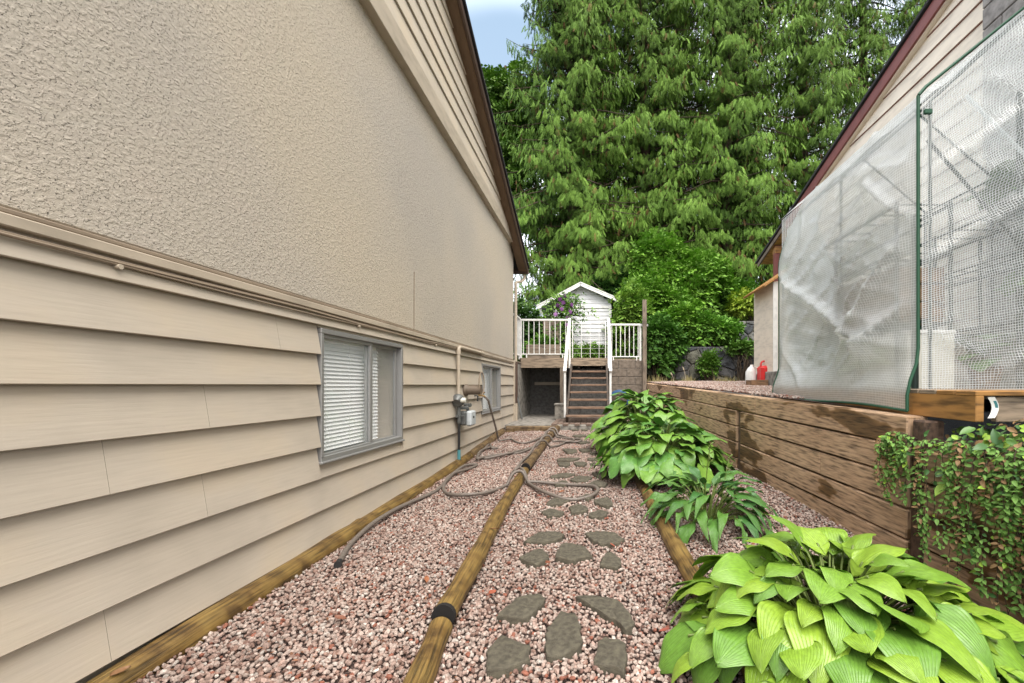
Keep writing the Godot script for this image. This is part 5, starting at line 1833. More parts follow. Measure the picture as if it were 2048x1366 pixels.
# a hosta: leaves on arching stalks, low and hanging at the rim, raised at the heart
func hosta(label: String, x: float, z: float, R: float, H: float, count: int, size: float, tone: int, width: float, droop: float, lobe: float, sd: int, narrow := false) -> Node3D:
	rng.seed = sd
	var y := gy(x, z)
	var o := thing("hosta", label, "hosta", V(x, y, z))
	var kinds := []
	for k in 7: kinds.append(hosta_leaf(sd + k, width * rnd(0.9, 1.1), lobe, droop * rnd(0.6, 1.5), 1.6 if narrow else 1.0))
	var stems := Geo.new()
	for i in count:
		var t := (i + 0.5) / count
		var az := i * 2.39996 + rnd(-0.25, 0.25)
		var q := sqrt(t)
		var rad := R * (0.10 + 0.60 * q) * rnd(0.88, 1.1)
		var hh := H * (1.0 - 0.70 * pow(q, 1.7)) * rnd(0.86, 1.08)
		var out := Vector3(cos(az), 0, sin(az))
		var tip := out * rad + Vector3(0, hh, 0)
		var pitch := lerpf(0.85, -0.34, pow(q, 0.8)) + rnd(-0.38, 0.38)
		if narrow: pitch = lerpf(1.15, -0.15, q) + rnd(-0.3, 0.3)
		var yaw := rnd(-0.35, 0.35)
		var dir := (out.rotated(Vector3.UP, yaw) * cos(pitch) + Vector3.UP * sin(pitch)).normalized()
		var up := Vector3.UP if absf(pitch) < 1.0 else -out
		var s := size * rnd(0.62, 1.22) * (0.85 + 0.2 * q)
		var l := put("leaf", kinds[rng.randi() % 7], M.hosta[tone][rng.randi() % 4], o)
		l.transform = Transform3D(leaf_basis(dir, up, rnd(-0.4, 0.4)).scaled_local(Vector3.ONE * s), tip)
		var base := out * R * 0.10 * q + Vector3(rnd(-0.02, 0.02), -0.02, rnd(-0.02, 0.02))
		var mid := base.lerp(tip, 0.55) + Vector3(0, hh * 0.18, 0)
		var w := 0.0055 if not narrow else 0.004
		stems.tube(smooth_path([base, mid, tip, tip + dir * s * 0.08], 3), [w * 1.4, w * 1.3, w * 1.2, w, w, w, w, w * 0.8, w * 0.7, w * 0.6], 5, false)
	kind(made("leaf_stalks", stems, M.stem, o), "stuff")
	return o


func hostas() -> void:
	hosta("bright lime-green hosta with big wet leaves, nearest the camera", 0.97, 1.85, 0.83, 0.42, 190, 0.195, 0, 0.92, 0.30, 0.27, 5)
	hosta("large mid-green mounded hosta behind the narrow-leaved one", 0.73, 5.15, 0.90, 0.64, 190, 0.26, 1, 0.76, 0.34, 0.2, 12)
	hosta("rear mid-green hosta mound nearest the deck stairs", 0.72, 6.85, 0.98, 0.86, 190, 0.26, 2, 0.76, 0.34, 0.2, 19)
	var n := hosta("small dark hosta with narrow upright wavy leaves", 0.86, 3.55, 0.52, 0.34, 74, 0.26, 3, 0.36, 0.42, 0.08, 26, true)
	# flower stalks with closed buds
	for k in [[-0.02, 0.02, 0.62, 0.03, 0.05], [0.12, -0.06, 0.50, 0.09, -0.04]]:
		var g := Geo.new()
		var top := Vector3(k[0] + k[3], k[2], k[1] + k[4])
		g.tube(smooth_path([Vector3(k[0], 0, k[1]), Vector3(k[0] + k[3] * 0.3, k[2] * 0.5, k[1]), top]), [0.004], 5)
		for i in 7:
			var p := top - Vector3(0, 0.022 * i, 0)
			var d := Vector3(cos(i * 2.2) * 0.6, 0.5, sin(i * 2.2) * 0.6).normalized()
			g.tube(PackedVector3Array([p, p + d * 0.012, p + d * 0.028, p + d * 0.036]), [0.002, 0.006, 0.006, 0.001], 6)
		made("flower_stalk", g, M.stem, n)


func leaflet(len: float, wid: float, bend: float) -> Geo:   # a small leaf of four faces, along +z
	var g := Geo.new()
	var a := Vector3.ZERO
	var tip := Vector3(0, -bend, len)
	var m := Vector3(0, -bend * 0.25, len * 0.5)
	var l := Vector3(-wid, 0.12 * wid - bend * 0.2, len * 0.45)
	var r := Vector3(wid, 0.12 * wid - bend * 0.2, len * 0.45)
	for q in [[a, l, m], [a, m, r], [l, tip, m], [m, tip, r]]:
		var nr: Vector3 = (q[1] - q[0]).cross(q[2] - q[0]).normalized()
		if nr.y < 0: nr = -nr
		g.tri(q[0], q[1], q[2], nr)
	return g


func sprig(sd: int, n: int, len: float, wid: float, spread: float) -> ArrayMesh:   # a twig end with leaves round it
	var r := RandomNumberGenerator.new()
	r.seed = sd
	var g := Geo.new()
	for i in n:
		var t := float(i) / n
		var az := i * 2.4 + r.randf_range(-0.4, 0.4)
		var el := r.randf_range(-0.3, 0.9)
		var d := Vector3(cos(az) * cos(el), sin(el) * 0.6, sin(az) * cos(el) * 0.7 + 0.5).normalized()
		var s := r.randf_range(0.7, 1.2)
		g.add(leaflet(len * s, wid * s, 0.25 * len), Transform3D(leaf_basis(d, Vector3.UP, r.randf_range(-0.6, 0.6)), Vector3(0, 0, spread * t) + d * 0.02), Color.WHITE * r.randf_range(0.8, 1.15))
	return g.mesh()


func multi(called: String, mesh: Mesh, m: Material, places: Array, tints: Array, parent: Node3D, where := Vector3.ZERO) -> MultiMeshInstance3D:
	var mm := MultiMesh.new()
	mm.transform_format = MultiMesh.TRANSFORM_3D
	mm.use_colors = true
	mesh.surface_set_material(0, m)
	mm.mesh = mesh
	mm.instance_count = places.size()
	for i in places.size():
		mm.set_instance_transform(i, places[i])
		mm.set_instance_color(i, tints[i])
	var o := MultiMeshInstance3D.new()
	o.name = numbered(called, parent)
	o.multimesh = mm
	o.position = where
	parent.add_child(o, true)
	return o


# ------------------------------------------------------------------ shrubs and vines
func shrub(label: String, cat: String, x: float, y: float, z: float, rx: float, ry: float, rz: float, count: int, leaf: float, dark: Color, light: Color, sd: int, called := "shrub") -> Node3D:
	rng.seed = sd
	var foot := hy(x, z) if z > 11.4 else -0.8
	var o := thing(called, label, cat, V(x, minf(foot, y), z))
	var c := V(x, y, z) - o.position
	var stems := Geo.new()
	var lobes := []
	for i in 26:
		var d := Vector3(rnd(-1, 1), rnd(-0.6, 1), rnd(-1, 1)).normalized()
		lobes.append([c + Vector3(d.x * rx, d.y * ry, d.z * rz) * rnd(0.40, 0.86), rnd(0.20, 0.46)])
		stems.tube(smooth_path([Vector3(rnd(-0.15, 0.15), -0.05, rnd(-0.15, 0.15)), c * 0.6 + Vector3(rnd(-0.2, 0.2), 0, rnd(-0.2, 0.2)), lobes[-1][0]], 3), [0.016, 0.014, 0.012, 0.01, 0.008, 0.007, 0.006], 5)
	made("stems", stems, M.twig, o)
	var p := [[], []]
	var t := [[], []]
	for i in count:
		var l: Array = lobes[rng.randi() % lobes.size()]
		var d := Vector3(rng.randfn(), rng.randfn() + 0.25, rng.randfn()).normalized()
		var q: Vector3 = l[0] + Vector3(d.x * rx, d.y * ry, d.z * rz) * l[1] * (rnd(0.75, 1.0) if rng.randf() < 0.8 else rnd(0.2, 0.8)) * 1.05
		var k := rng.randi() % 2
		var b := leaf_basis((d + Vector3(0, -0.25, 0) + Vector3(rnd(-0.5, 0.5), rnd(-0.3, 0.3), rnd(-0.5, 0.5))).normalized(), Vector3.UP, rnd(-0.5, 0.5))
		p[k].append(Transform3D(b.scaled_local(Vector3.ONE * rnd(0.75, 1.25)), q))
		var mixv := clampf(0.5 + rnd(-0.35, 0.35), 0, 1)
		t[k].append(dark.lerp(light, mixv))
	for k in 2:
		kind(multi("foliage", sprig(sd + k, 9, leaf, leaf * 0.34, leaf * 1.8), M.broad, p[k], t[k], o), "stuff")
	return o


func greenery() -> void:
	var b0 := Color(0.075, 0.18, 0.024)
	var b1 := Color(0.19, 0.355, 0.045)
	shrub("big bright green leafy shrub filling the slope right of the shed", "shrub", 2.75, 3.55, 15.8, 2.1, 1.6, 1.2, 5200, 0.13, b0, b1, 501)
	shrub("lower bright green spreading shrub above the stone wall's left end", "shrub", 1.9, 2.35, 14.3, 1.3, 0.85, 0.8, 2600, 0.11, b0, b1, 502)
	shrub("airy light green shrub beside the shed, behind the right railing", "shrub", 0.95, 1.75, 13.2, 0.62, 1.2, 0.5, 1500, 0.09, Color(0.09, 0.2, 0.03), Color(0.24, 0.38, 0.06), 503)
	shrub("dark broad-leaved shrub spilling over the stone wall by the timber post", "shrub", 1.68, 1.02, 12.2, 0.58, 0.74, 0.4, 1500, 0.11, Color(0.04, 0.11, 0.02), Color(0.10, 0.22, 0.035), 504)
	shrub("rounded green bush hanging over the middle of the stone wall", "bush", 3.2, 1.52, 12.95, 0.95, 0.42, 0.5, 2000, 0.10, Color(0.06, 0.16, 0.025), Color(0.16, 0.32, 0.04), 505)
	shrub("low bright shrub between the rounded bush and the big shrub", "shrub", 2.35, 1.75, 13.1, 0.75, 0.45, 0.5, 1300, 0.10, b0, b1, 506)
	shrub("yellow-green low shrub above the upper stone wall", "shrub", 5.1, 2.55, 14.9, 0.9, 0.45, 0.5, 1200, 0.08, Color(0.16, 0.26, 0.03), Color(0.34, 0.42, 0.05), 507)
	shrub("mid-green tangled shrub on the slope left of the cream lean-to", "shrub", 4.5, 3.1, 16.2, 1.2, 0.9, 0.9, 2200, 0.11, Color(0.045, 0.12, 0.02), Color(0.12, 0.25, 0.03), 508)
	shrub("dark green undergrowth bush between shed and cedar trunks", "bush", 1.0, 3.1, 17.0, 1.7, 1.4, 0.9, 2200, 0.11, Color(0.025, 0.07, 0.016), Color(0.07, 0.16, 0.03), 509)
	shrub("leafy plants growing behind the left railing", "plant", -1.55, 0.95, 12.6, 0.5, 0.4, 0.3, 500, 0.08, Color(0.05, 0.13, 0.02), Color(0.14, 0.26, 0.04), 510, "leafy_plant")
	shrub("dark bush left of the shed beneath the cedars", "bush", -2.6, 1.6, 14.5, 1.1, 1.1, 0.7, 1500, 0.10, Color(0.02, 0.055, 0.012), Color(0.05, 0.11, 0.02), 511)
	shrub("small green plant hanging on the stone wall face", "plant", 3.02, 0.52, 12.25, 0.28, 0.34, 0.12, 320, 0.07, Color(0.06, 0.15, 0.02), Color(0.15, 0.28, 0.04), 512, "wall_plant")
	shrub("weeds in front of the trellis at the stair top", "plant", -0.2, 0.80, 12.3, 0.75, 0.25, 0.25, 420, 0.07, Color(0.06, 0.14, 0.02), Color(0.15, 0.26, 0.04), 513, "weeds")
	shrub("thin green creeper on the stone wall's top edge, right of the hanging plant", "plant", 4.0, 1.0, 12.32, 0.4, 0.12, 0.12, 200, 0.07, Color(0.05, 0.12, 0.02), Color(0.13, 0.24, 0.04), 514, "trailing_plant")
	# ground cover on the slope
	var cover := kind(tag(Node3D.new(), "mixed low green ground cover over the slope", "ground cover"), "stuff")
	cover.name = "ground_cover"
	add_child(cover, true)
	rng.seed = 520
	var p := []
	var t := []
	for i in 5200:
		var x := rnd(-7, 10)
		var z := rnd(13.0, 24.0)
		if z < 15.7 and x > -1.6 and x < 0.6: continue
		var y := hy(x, z) + rnd(0.0, 0.16)
		p.append(Transform3D(leaf_basis(Vector3(rnd(-1, 1), rnd(0.2, 1), rnd(0, 1)), Vector3.UP, rnd(-0.5, 0.5)).scaled_local(Vector3.ONE * rnd(0.8, 1.6)), V(x, y, z)))
		t.append(Color(0.035, 0.09, 0.016).lerp(Color(0.13, 0.22, 0.03), rng.randf()))
	multi("leaves", sprig(521, 9, 0.14, 0.04, 0.2), M.broad, p, t, cover)
	# tufts at the foot of the stone wall
	for q in [["pale dry grass tuft at the timber wall's far end", 1.45, 11.2, 0.10, 0.5], ["dry grass tuft at the stone wall foot near the red can", 3.3, 11.6, 0.12, 0.35], ["thin grass tuft in the middle of the stone wall foot", 2.4, 11.9, 0.12, 0.2]]:
		var g := Geo.new()
		for i in 90:
			var a := rnd(0, TAU)
			var o := Vector3(cos(a), 0, sin(a)) * rnd(0, q[4])
			var tip: Vector3 = o + Vector3(rnd(-0.08, 0.08), rnd(0.08, 0.22), rnd(-0.08, 0.08))
			g.tri(o + Vector3(-0.004, 0, 0), o + Vector3(0.004, 0, 0), tip, Vector3.BACK)
		var tuft := made("grass_tuft", g, mat(lin(0.26, 0.22, 0.09), 0.7))
		tuft.position = V(q[1], terrace_y(q[2]), q[2])
		tag(tuft, q[0], "grass tuft")
	# two pale seed stalks by the retaining wall
	for q in [["taller pale seed stalk rising from the terrace edge", 1.62, 8.2, 0.30], ["shorter pale seed stalk on the terrace edge", 1.42, 8.3, 0.2]]:
		var g := Geo.new()
		g.tube(PackedVector3Array([Vector3.ZERO, Vector3(-0.03, q[3] * 0.8, 0), Vector3(-0.05, q[3], 0)]), [0.004], 5)
		g.tube(PackedVector3Array([Vector3(-0.045, q[3] * 0.95, 0), Vector3(-0.05, q[3], 0), Vector3(-0.07, q[3] + 0.05, 0)]), [0.006, 0.014, 0.002], 6)
		var s := made("seed_stalk", g, mat(lin(0.45, 0.38, 0.28), 0.7))
		s.position = V(q[1], terrace_y(q[2]), q[2])
		tag(s, q[0], "seed stalk")


func clematis() -> void:
	rng.seed = 600
	var o := thing("clematis", "clematis vine with purple flowers climbing beside the shed", "clematis", V(-1.05, 0.62, 12.9))
	var p := []
	var t := []
	var stems := Geo.new()
	for i in 5:
		var w := [Vector3(rnd(-0.25, 0.2), 0, 0)]
		for k in 5: w.append(Vector3(rnd(-0.32, 0.35), 0.36 * (k + 1), rnd(0.0, 0.2)))
		stems.tube(smooth_path(w), [0.008], 5)
	made("stems", stems, M.twig, o)
	for i in 900:
		var y := rnd(0.05, 1.95)
		var w := 0.26 + 0.16 * sin(y * 1.5) + (0.18 if y > 1.3 else 0.0)
		var q := Vector3(rng.randfn() * w * 0.55 + (0.12 if y > 1.2 else 0.0), y, rnd(-0.05, 0.30))
		p.append(Transform3D(leaf_basis(Vector3(rnd(-1, 1), rnd(-1, 0.3), rnd(0, 1)), Vector3.UP, rnd(-0.6, 0.6)).scaled_local(Vector3.ONE * rnd(0.7, 1.2)), q))
		t.append(Color(0.05, 0.13, 0.02).lerp(Color(0.17, 0.30, 0.05), rng.randf()))
	kind(multi("foliage", sprig(601, 7, 0.075, 0.026, 0.1), M.broad, p, t, o), "stuff")
	var fl := Geo.new()
	for k in 6:
		fl.add(leaflet(0.075, 0.026, 0.01), Transform3D(Basis(Vector3.UP, TAU * k / 6.0).rotated(Vector3.RIGHT, 0.0), Vector3.ZERO))
	var fm := fl.mesh()
	for q in [[0.0, 1.78], [0.10, 1.68], [-0.06, 1.60], [0.12, 1.86], [0.28, 1.42], [0.05, 1.50], [0.20, 1.05], [-0.12, 1.36], [0.32, 1.62], [0.22, 1.25]]:
		var f := put("flower", fm, M.petal, o, Vector3(q[0], q[1], 0.34))
		f.rotation = Vector3(PI / 2 + rnd(-0.4, 0.4), rnd(-0.4, 0.4), 0)


func vine() -> void:   # trailing vine over the broken end of the timber wall
	rng.seed = 700
	var o := thing("trailing_vine", "green and browning vine trailing down the timber wall under the platform", "vine", V(1.95, -0.42, 2.3))
	var org := V(1.89, 0, 2.77)
	var d := Vector3(-0.0887, 0.0, -1.0)
	var stems := Geo.new()
	var spots := []   # [position, direction, size, tone]
	# strands that hang down the planks
	for i in 125:
		var s := -pow(rng.randf(), 0.8) * 1.28 + rnd(-0.04, 0.04) if i < 108 else -rnd(-0.16, 0.1)
		var root := org + d * s + Vector3(0.12, -0.36, 0)
		var lip := org + d * s + Vector3(-0.03 - rnd(0, 0.03), -0.36 + rnd(-0.02, 0.08), 0)
		var drop := rnd(0.22, 0.82) * (0.45 + 0.55 * sstep(0.0, 0.35, -s))
		var sway := rnd(-0.09, 0.09)
		var pts := [root, lip]
		for k in 4:
			var f := (k + 1) / 4.0
			pts.append(lip + Vector3(-0.03 - 0.02 * sin(f * 5.0 + i), -drop * f, sway * f + 0.02 * sin(f * 9.0 + i * 1.7)))
		var path := smooth_path(pts, 5)
		stems.tube(path, [0.0022], 4, false)
		var brown := rng.randf() < 0.30
		for k in range(4, path.size()):
			for sd in [-1.0, 1.0]:
				if rng.randf() < 0.22: continue
				var dir := Vector3(-rnd(0.2, 0.7), rnd(-0.7, 0.2), sd * rnd(0.5, 1.0)).normalized()
				spots.append([path[k] + dir * 0.004, dir, rnd(0.021, 0.041), (4 if rng.randf() < 0.6 else 1) if brown else (1 if rng.randf() < 0.75 else rng.randi() % 4)])
	# thick mat at the top
	var lump := noise(705, FastNoiseLite.TYPE_SIMPLEX_SMOOTH, 3.0, 2)
	for i in 680:
		var s := -pow(rng.randf(), 0.75) * 1.35 + 0.06
		var hump := lump.get_noise_1d(s)
		if rng.randf() < 0.35 * sstep(-0.35, 0.05, s): continue
		var out := rnd(-0.04, 0.55)
		var q := org + d * s + Vector3(out - 0.06 - 0.05 * hump, -0.40 + 0.14 * sin(clampf((out + 0.1) * 4.0, 0, PI)) + rnd(-0.08, 0.06) + 0.10 * hump - 0.07 * sstep(-0.3, 0.06, s), 0)
		if out < 0.02: q.y -= pow(rng.randf(), 1.6) * 0.34
		var dir := Vector3(rnd(-1, 0.3), rnd(-0.6, 0.5), rnd(-0.6, 1)).normalized()
		var tone := rng.randi() % 4
		if rng.randf() < 0.2: tone = 4
		spots.append([q, dir, rnd(0.028, 0.05) if rng.randf() < 0.8 else rnd(0.05, 0.085), tone])
	made("stems", stems, M.twig, o).position = -o.position
	var lm := []
	for c in [[0.095, 0.20, 0.045], [0.16, 0.30, 0.07], [0.27, 0.43, 0.06], [0.05, 0.125, 0.035], [0.27, 0.17, 0.085]]:
		var m := mat(lin(c[0], c[1], c[2]), 0.42)
		m.backlight_enabled = true
		m.backlight = Color(0.2, 0.28, 0.08)
		lm.append(m)
	var kinds := []
	for k in 3: kinds.append(simple_leaf(k))
	# the largest in view are leaves of their own, the rest are one mass
	spots.sort_custom(func(a, b): return a[2] / (a[0] - V(0, 0, 0)).length() > b[2] / (b[0] - V(0, 0, 0)).length())
	var rest := [[], []]
	for i in spots.size():
		var q: Array = spots[i]
		var xf := Transform3D(leaf_basis(q[1], Vector3(-0.5, 0.8, 0.2), rnd(-0.7, 0.7)).scaled_local(Vector3.ONE * q[2]), q[0] - o.position)
		if i < 290:
			var l := put("leaf", kinds[i % 3], lm[q[3]], o)
			l.transform = xf
		else:
			rest[0].append(xf)
			rest[1].append([Color(0.095, 0.20, 0.045), Color(0.16, 0.30, 0.07), Color(0.27, 0.43, 0.06), Color(0.05, 0.125, 0.035), Color(0.27, 0.17, 0.085)][q[3]])
	var mk := simple_leaf(5)
	kind(multi("foliage", mk, M.broad, rest[0], rest[1], o), "stuff")


func simple_leaf(sd: int) -> ArrayMesh:   # smooth oval leaf along +z, one unit long
	var g := Geo.new()
	var rows := []
	var us := []
	for i in 6:
		var u := i / 5.0
		var w := 0.27 * pow(sin(PI * pow(clampf(u * 0.97 + 0.015, 0, 1), 0.8)), 0.8)
		var row := PackedVector3Array()
		for j in 5:
			var v := j / 2.0 - 1.0
			row.append(Vector3(v * w, 0.10 * absf(v) * w * 3.0 - (0.16 + 0.05 * (sd % 3)) * u * u + 0.01 * sin(u * 9 + sd), u))
		rows.append(row)
		us.append(u)
	g.grid(rows, us, [0, 0.25, 0.5, 0.75, 1.0], Vector3.UP)
	return g.mesh()


# ------------------------------------------------------------------ trees
func cedar_spray(sd: int) -> ArrayMesh:   # flat drooping frond, one unit long along +z, hanging towards its end
	var r := RandomNumberGenerator.new()
	r.seed = sd
	var g := Geo.new()
	var N := 9
	for i in N:
		var u := (i + 0.4) / N
		var p := Vector3(0, -0.34 * u * u, u * 0.86)
		for s in [-1.0, 1.0]:
			var l := 0.34 * sin(PI * (0.18 + 0.78 * u)) * r.randf_range(0.75, 1.2)
			var d := Vector3(s * r.randf_range(0.6, 0.9), -0.28 - 0.5 * u, 0.75).normalized()
			var e := p + d * l + Vector3(0, -0.25 * l, 0)
			var w := Vector3(0.0, 0.0, 1.0).cross(d).normalized().cross(d) * 0.036
			var m := p.lerp(e, 0.55) + Vector3(0, 0.02, 0)
			var nr := Vector3(s * 0.25, 0.9, 0.3).normalized()
			var c := Color.WHITE * r.randf_range(0.8, 1.2)
			var k := g.v.size()
			g.tri(p - w * 0.5, m + w, m - w, nr)
			g.tri(m - w, m + w, e, nr)
			for q in g.v.size() - k: g.c.append(c)
	var k := g.v.size()
	for i in 4:
		var u0 := i / 4.0
		var u1 := (i + 1) / 4.0
		var w := 0.028 * (1.0 - 0.7 * u0)
		var a := Vector3(0, -0.34 * u0 * u0, u0 * 0.86)
		var b := Vector3(0, -0.34 * u1 * u1 - (0.06 if i == 3 else 0.0), u1 * 0.86 + (0.14 if i == 3 else 0.0))
		g.tri(a - Vector3(w, 0, 0), a + Vector3(w, 0, 0), b, Vector3(0, 0.9, 0.4).normalized())
	for q in g.v.size() - k: g.c.append(Color(0.85, 0.8, 0.7))
	return g.mesh()


var sprays := []


func cedar(label: String, x: float, z: float, height: float, radius: float, low: float, sd: int, tone: float, limbs := 150) -> void:
	rng.seed = sd
	var y := hy(x, z)
	var o := thing("cedar_tree", label, "cedar tree", V(x, y, z), "tall cedars behind the yard")
	var g := Geo.new()
	var lean := Vector3(rnd(-0.02, 0.02), 0, rnd(-0.02, 0.02))
	var pts := []
	var rad := []
	for i in 9:
		var t := i / 8.0
		pts.append(Vector3(lean.x * height * t, height * t - 0.3, lean.z * height * t))
		rad.append(lerpf(0.34, 0.03, pow(t, 0.8)) * (1.35 if i == 0 else 1.0))
	g.tube(PackedVector3Array(pts), rad, 12)
	made("trunk", g, M.bark, o)
	var lg := Geo.new()
	var p := [[], [], []]
	var t := [[], [], []]
	var a_dark := Color(0.038, 0.080, 0.016) * tone
	var a_mid := Color(0.102, 0.192, 0.032) * tone
	var a_lite := Color(0.160, 0.280, 0.050) * tone
	for i in limbs:
		var k := float(i) / limbs
		var h := low + (height - low - 0.5) * pow(k, 1.15)
		var az := i * 2.39996 + rnd(-0.5, 0.5)
		var shape := pow(1.0 - (h / height), 0.72)
		var L := radius * (0.30 + 0.9 * shape) * rnd(0.45, 1.18)
		var out := Vector3(cos(az), 0, sin(az))
		var side := Vector3(-sin(az), 0, cos(az))
		var b := Vector3(lean.x * h, h, lean.z * h)
		var dip := rnd(0.12, 0.75)
		var path := []
		for s in 6:
			var u := s / 5.0
			path.append(b + out * L * u + Vector3(0, L * (0.12 * u - dip * u * u + 0.22 * pow(u, 4.0)), 0))
		lg.tube(PackedVector3Array(path), [0.045, 0.036, 0.028, 0.02, 0.013, 0.006], 5, false)
		var age := rnd(0.0, 1.0)
		var n := int(118 * (0.45 + 0.55 * L / radius))
		for s in n:
			var u := pow(rng.randf(), 0.85) * 0.94 + 0.08
			var q: Vector3 = path[mini(int(u * 5.0), 4)].lerp(path[mini(int(u * 5.0) + 1, 5)], u * 5.0 - floorf(u * 5.0))
			var w := (0.50 * (1.15 - u) + 0.10) * minf(L, 2.6) * 0.62
			var sx := rnd(-1, 1)
			q += side * sx * w + Vector3(0, -absf(sx) * w * 0.55 - rnd(0.0, 0.28), 0)
			var dir := (out * rnd(0.1, 0.9) + side * sx * 0.6 + Vector3(0, -rnd(0.4, 1.7), 0) + Vector3(rnd(-0.45, 0.45), 0, rnd(-0.45, 0.45))).normalized()
			var up := (out * 0.8 + Vector3(0, 0.7, 0)).normalized()
			var kk := rng.randi() % 3
			var sc := rnd(0.17, 0.38)
			p[kk].append(Transform3D(leaf_basis(dir, up, rnd(-0.6, 0.6)).scaled_local(Vector3(sc, sc, sc)), q))
			# young growth at the tips is lighter and yellower than old growth near the wood
			var m := clampf(u * 0.75 + rnd(-0.3, 0.3) + (age - 0.5) * 0.25, 0, 1)
			var c := a_dark.lerp(a_mid, minf(m * 2.0, 1.0)).lerp(a_lite, maxf(m * 2.0 - 1.0, 0.0))
			if rng.randf() < 0.035: c = Color(0.14, 0.085, 0.035)
			t[kk].append(c)
	made("limbs", lg, M.twig, o)
	for k in 3: kind(multi("crown", sprays[k], M.cedar, p[k], t[k], o), "stuff")


func trees() -> void:
	for k in 3: sprays.append(cedar_spray(800 + k))
	cedar("leftmost tall cedar, standing behind the white shed", -0.95, 18.6, 27.0, 2.9, 2.0, 811, 1.0, 447)
	cedar("tall cedar right of the shed, its fronds hanging to the big shrub", 2.2, 20.0, 29.0, 3.2, 2.2, 812, 1.05, 447)
	cedar("yellow-green cedar above the right part of the stone wall", 5.6, 19.6, 28.0, 3.0, 1.6, 813, 1.1, 423)
	cedar("cedar behind the cream house's porch roof", 9.3, 20.5, 28.0, 3.1, 1.5, 814, 1.0, 400)
	cedar("dark cedar filling the gap between the two middle cedars", 0.3, 24.5, 27.0, 3.2, 2.0, 815, 0.85, 328)
	cedar("dark cedar behind the yellow-green one", 4.2, 25.0, 28.0, 3.2, 2.0, 816, 0.85, 328)
	cedar("far dark cedar seen above the maroon gable trim", 8.0, 26.0, 28.0, 3.2, 2.0, 817, 0.85, 305)
	cedar("cedar seen only in the notch above the chimney, top right corner", 16.2, 21.5, 28.0, 3.2, 6.0, 819, 1.0, 212)
	cedar("cedar at the far right, half hidden by the cream house", 13.0, 22.0, 27.0, 3.2, 2.0, 818, 1.0, 305)
	# broad-leaved tree at the left, seen past the house roof
	rng.seed = 830
	var o := thing("broadleaf_tree", "broad-leaved tree showing between the house roof and the leftmost cedar", "tree", V(-5.3, hy(-5.3, 25.0), 25.0))
	var g := Geo.new()
	g.tube(smooth_path([Vector3.ZERO, Vector3(0.2, 5, 0), Vector3(-0.2, 10, 0.2), Vector3(0.2, 14.5, 0)]), [0.34, 0.33, 0.32, 0.31, 0.3, 0.28, 0.26, 0.24, 0.22, 0.2, 0.16, 0.12, 0.08], 10)
	made("trunk", g, M.bark, o)
	var lg := Geo.new()
	var p := [[], []]
	var t := [[], []]
	for i in 46:
		var h := rnd(3.5, 12.3)
		var az := i * 2.4
		var L := rnd(1.6, 3.2) * (1.0 if h < 11 else 0.7)
		var e := Vector3(cos(az) * L, h + rnd(0.4, 1.6), sin(az) * L)
		lg.tube(smooth_path([Vector3(0, h - 0.6, 0), Vector3(cos(az) * L * 0.5, h + 0.2, sin(az) * L * 0.5), e], 3), [0.09, 0.075, 0.06, 0.045, 0.03, 0.02, 0.012], 5, false)
		for s in 150:
			var d := Vector3(rng.randfn(), rng.randfn() * 0.8, rng.randfn()).normalized()
			var q := e + d * rnd(0.5, 1.0) * Vector3(1.0, 0.75, 1.0)
			var k := rng.randi() % 2
			p[k].append(Transform3D(leaf_basis((d + Vector3(0, -0.4, 0)).normalized(), Vector3.UP, rnd(-0.6, 0.6)).scaled_local(Vector3.ONE * rnd(0.9, 1.5)), q))
			t[k].append(Color(0.07, 0.15, 0.03).lerp(Color(0.19, 0.31, 0.06), rng.randf()))
	made("limbs", lg, M.twig, o)
	for k in 2: kind(multi("crown", sprig(840 + k, 9, 0.17, 0.06, 0.25), M.broad, p[k], t[k], o), "stuff")


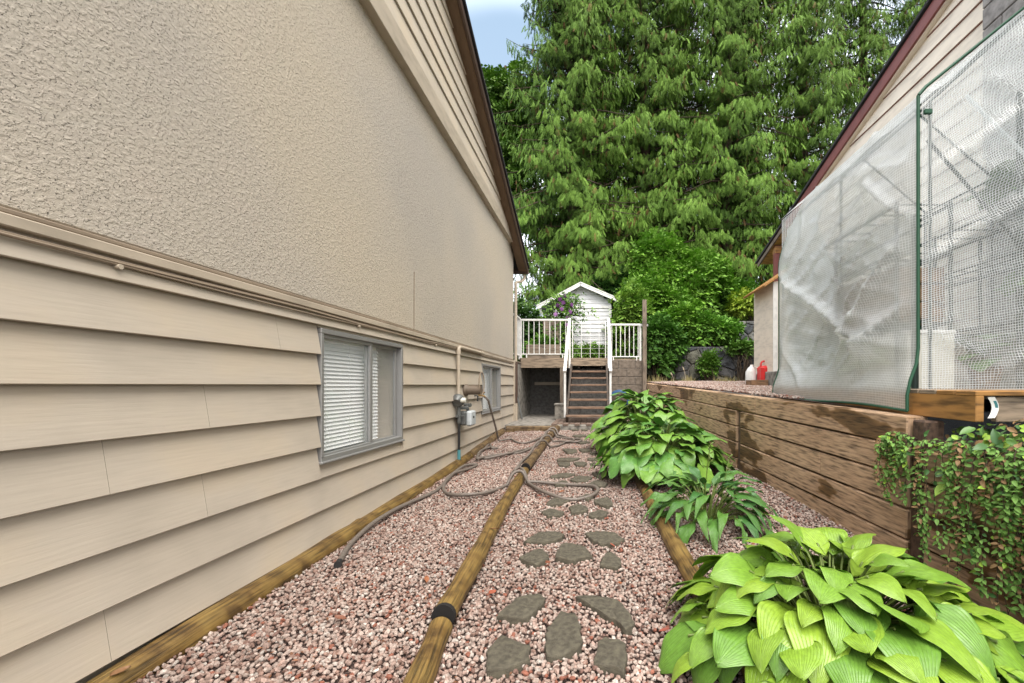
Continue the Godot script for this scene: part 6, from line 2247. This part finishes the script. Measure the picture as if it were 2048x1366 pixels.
# ------------------------------------------------------------------
func _ready() -> void:
	rng.seed = 1
	var cam := Camera3D.new()
	cam.name = "camera"
	cam.projection = Camera3D.PROJECTION_FRUSTUM   # a shifted wide lens, so that uprights stay upright
	cam.near = 0.05
	cam.far = 400.0
	cam.size = 2.0 * 0.05 * 0.7589
	cam.frustum_offset = Vector2(-0.19, 0.0967) * 0.05
	cam.position = Vector3(0, EYE, 0)
	add_child(cam)
	env = Environment.new()
	env.background_mode = Environment.BG_SKY
	var sm := ProceduralSkyMaterial.new()
	sm.sky_top_color = lin(0.15, 0.208, 0.28)
	sm.sky_horizon_color = lin(0.46, 0.50, 0.54)
	sm.sky_curve = 0.16
	# bright cloud added over most of the sky for light, gap in view
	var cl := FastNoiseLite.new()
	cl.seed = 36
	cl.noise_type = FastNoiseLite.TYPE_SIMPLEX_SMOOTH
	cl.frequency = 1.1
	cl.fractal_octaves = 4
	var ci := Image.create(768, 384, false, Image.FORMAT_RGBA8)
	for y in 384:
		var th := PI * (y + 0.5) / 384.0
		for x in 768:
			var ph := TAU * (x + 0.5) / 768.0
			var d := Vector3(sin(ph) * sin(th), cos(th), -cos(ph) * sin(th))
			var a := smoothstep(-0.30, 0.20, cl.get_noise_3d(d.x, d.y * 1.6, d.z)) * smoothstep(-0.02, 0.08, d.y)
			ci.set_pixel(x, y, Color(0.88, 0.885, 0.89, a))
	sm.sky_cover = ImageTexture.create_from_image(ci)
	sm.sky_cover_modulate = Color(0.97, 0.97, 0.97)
	sm.ground_bottom_color = Color(0.25, 0.24, 0.22)
	sm.ground_horizon_color = Color(0.6, 0.62, 0.62)
	sm.sky_energy_multiplier = 1.0
	sm.use_debanding = false
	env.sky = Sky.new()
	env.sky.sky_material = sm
	env.tonemap_mode = Environment.TONE_MAPPER_LINEAR
	env.tonemap_exposure = 3.2
	env.sdfgi_enabled = true
	env.ssao_enabled = true
	env.ssil_enabled = true
	var we := WorldEnvironment.new()
	we.name = "environment"
	we.environment = env
	add_child(we)
	var sun := DirectionalLight3D.new()
	sun.name = "sun"
	sun.light_energy = 0.5
	sun.light_color = Color(1.0, 0.97, 0.93)
	sun.light_angular_distance = 55.0
	sun.shadow_enabled = true
	sun.rotation = Vector3(deg_to_rad(-58), deg_to_rad(24), 0)
	add_child(sun)
	materials()
	setting()
	house()
	retaining_wall()
	cream_house()
	deck()
	shed()
	trees()
	stepping_stones()
	logs()
	gravel()
	hose()
	wall_fittings()
	terrace_things()
	platform()
	greenhouse()
	hostas()
	greenery()
	clematis()
	vine()
	fallen_leaves()
	litter()
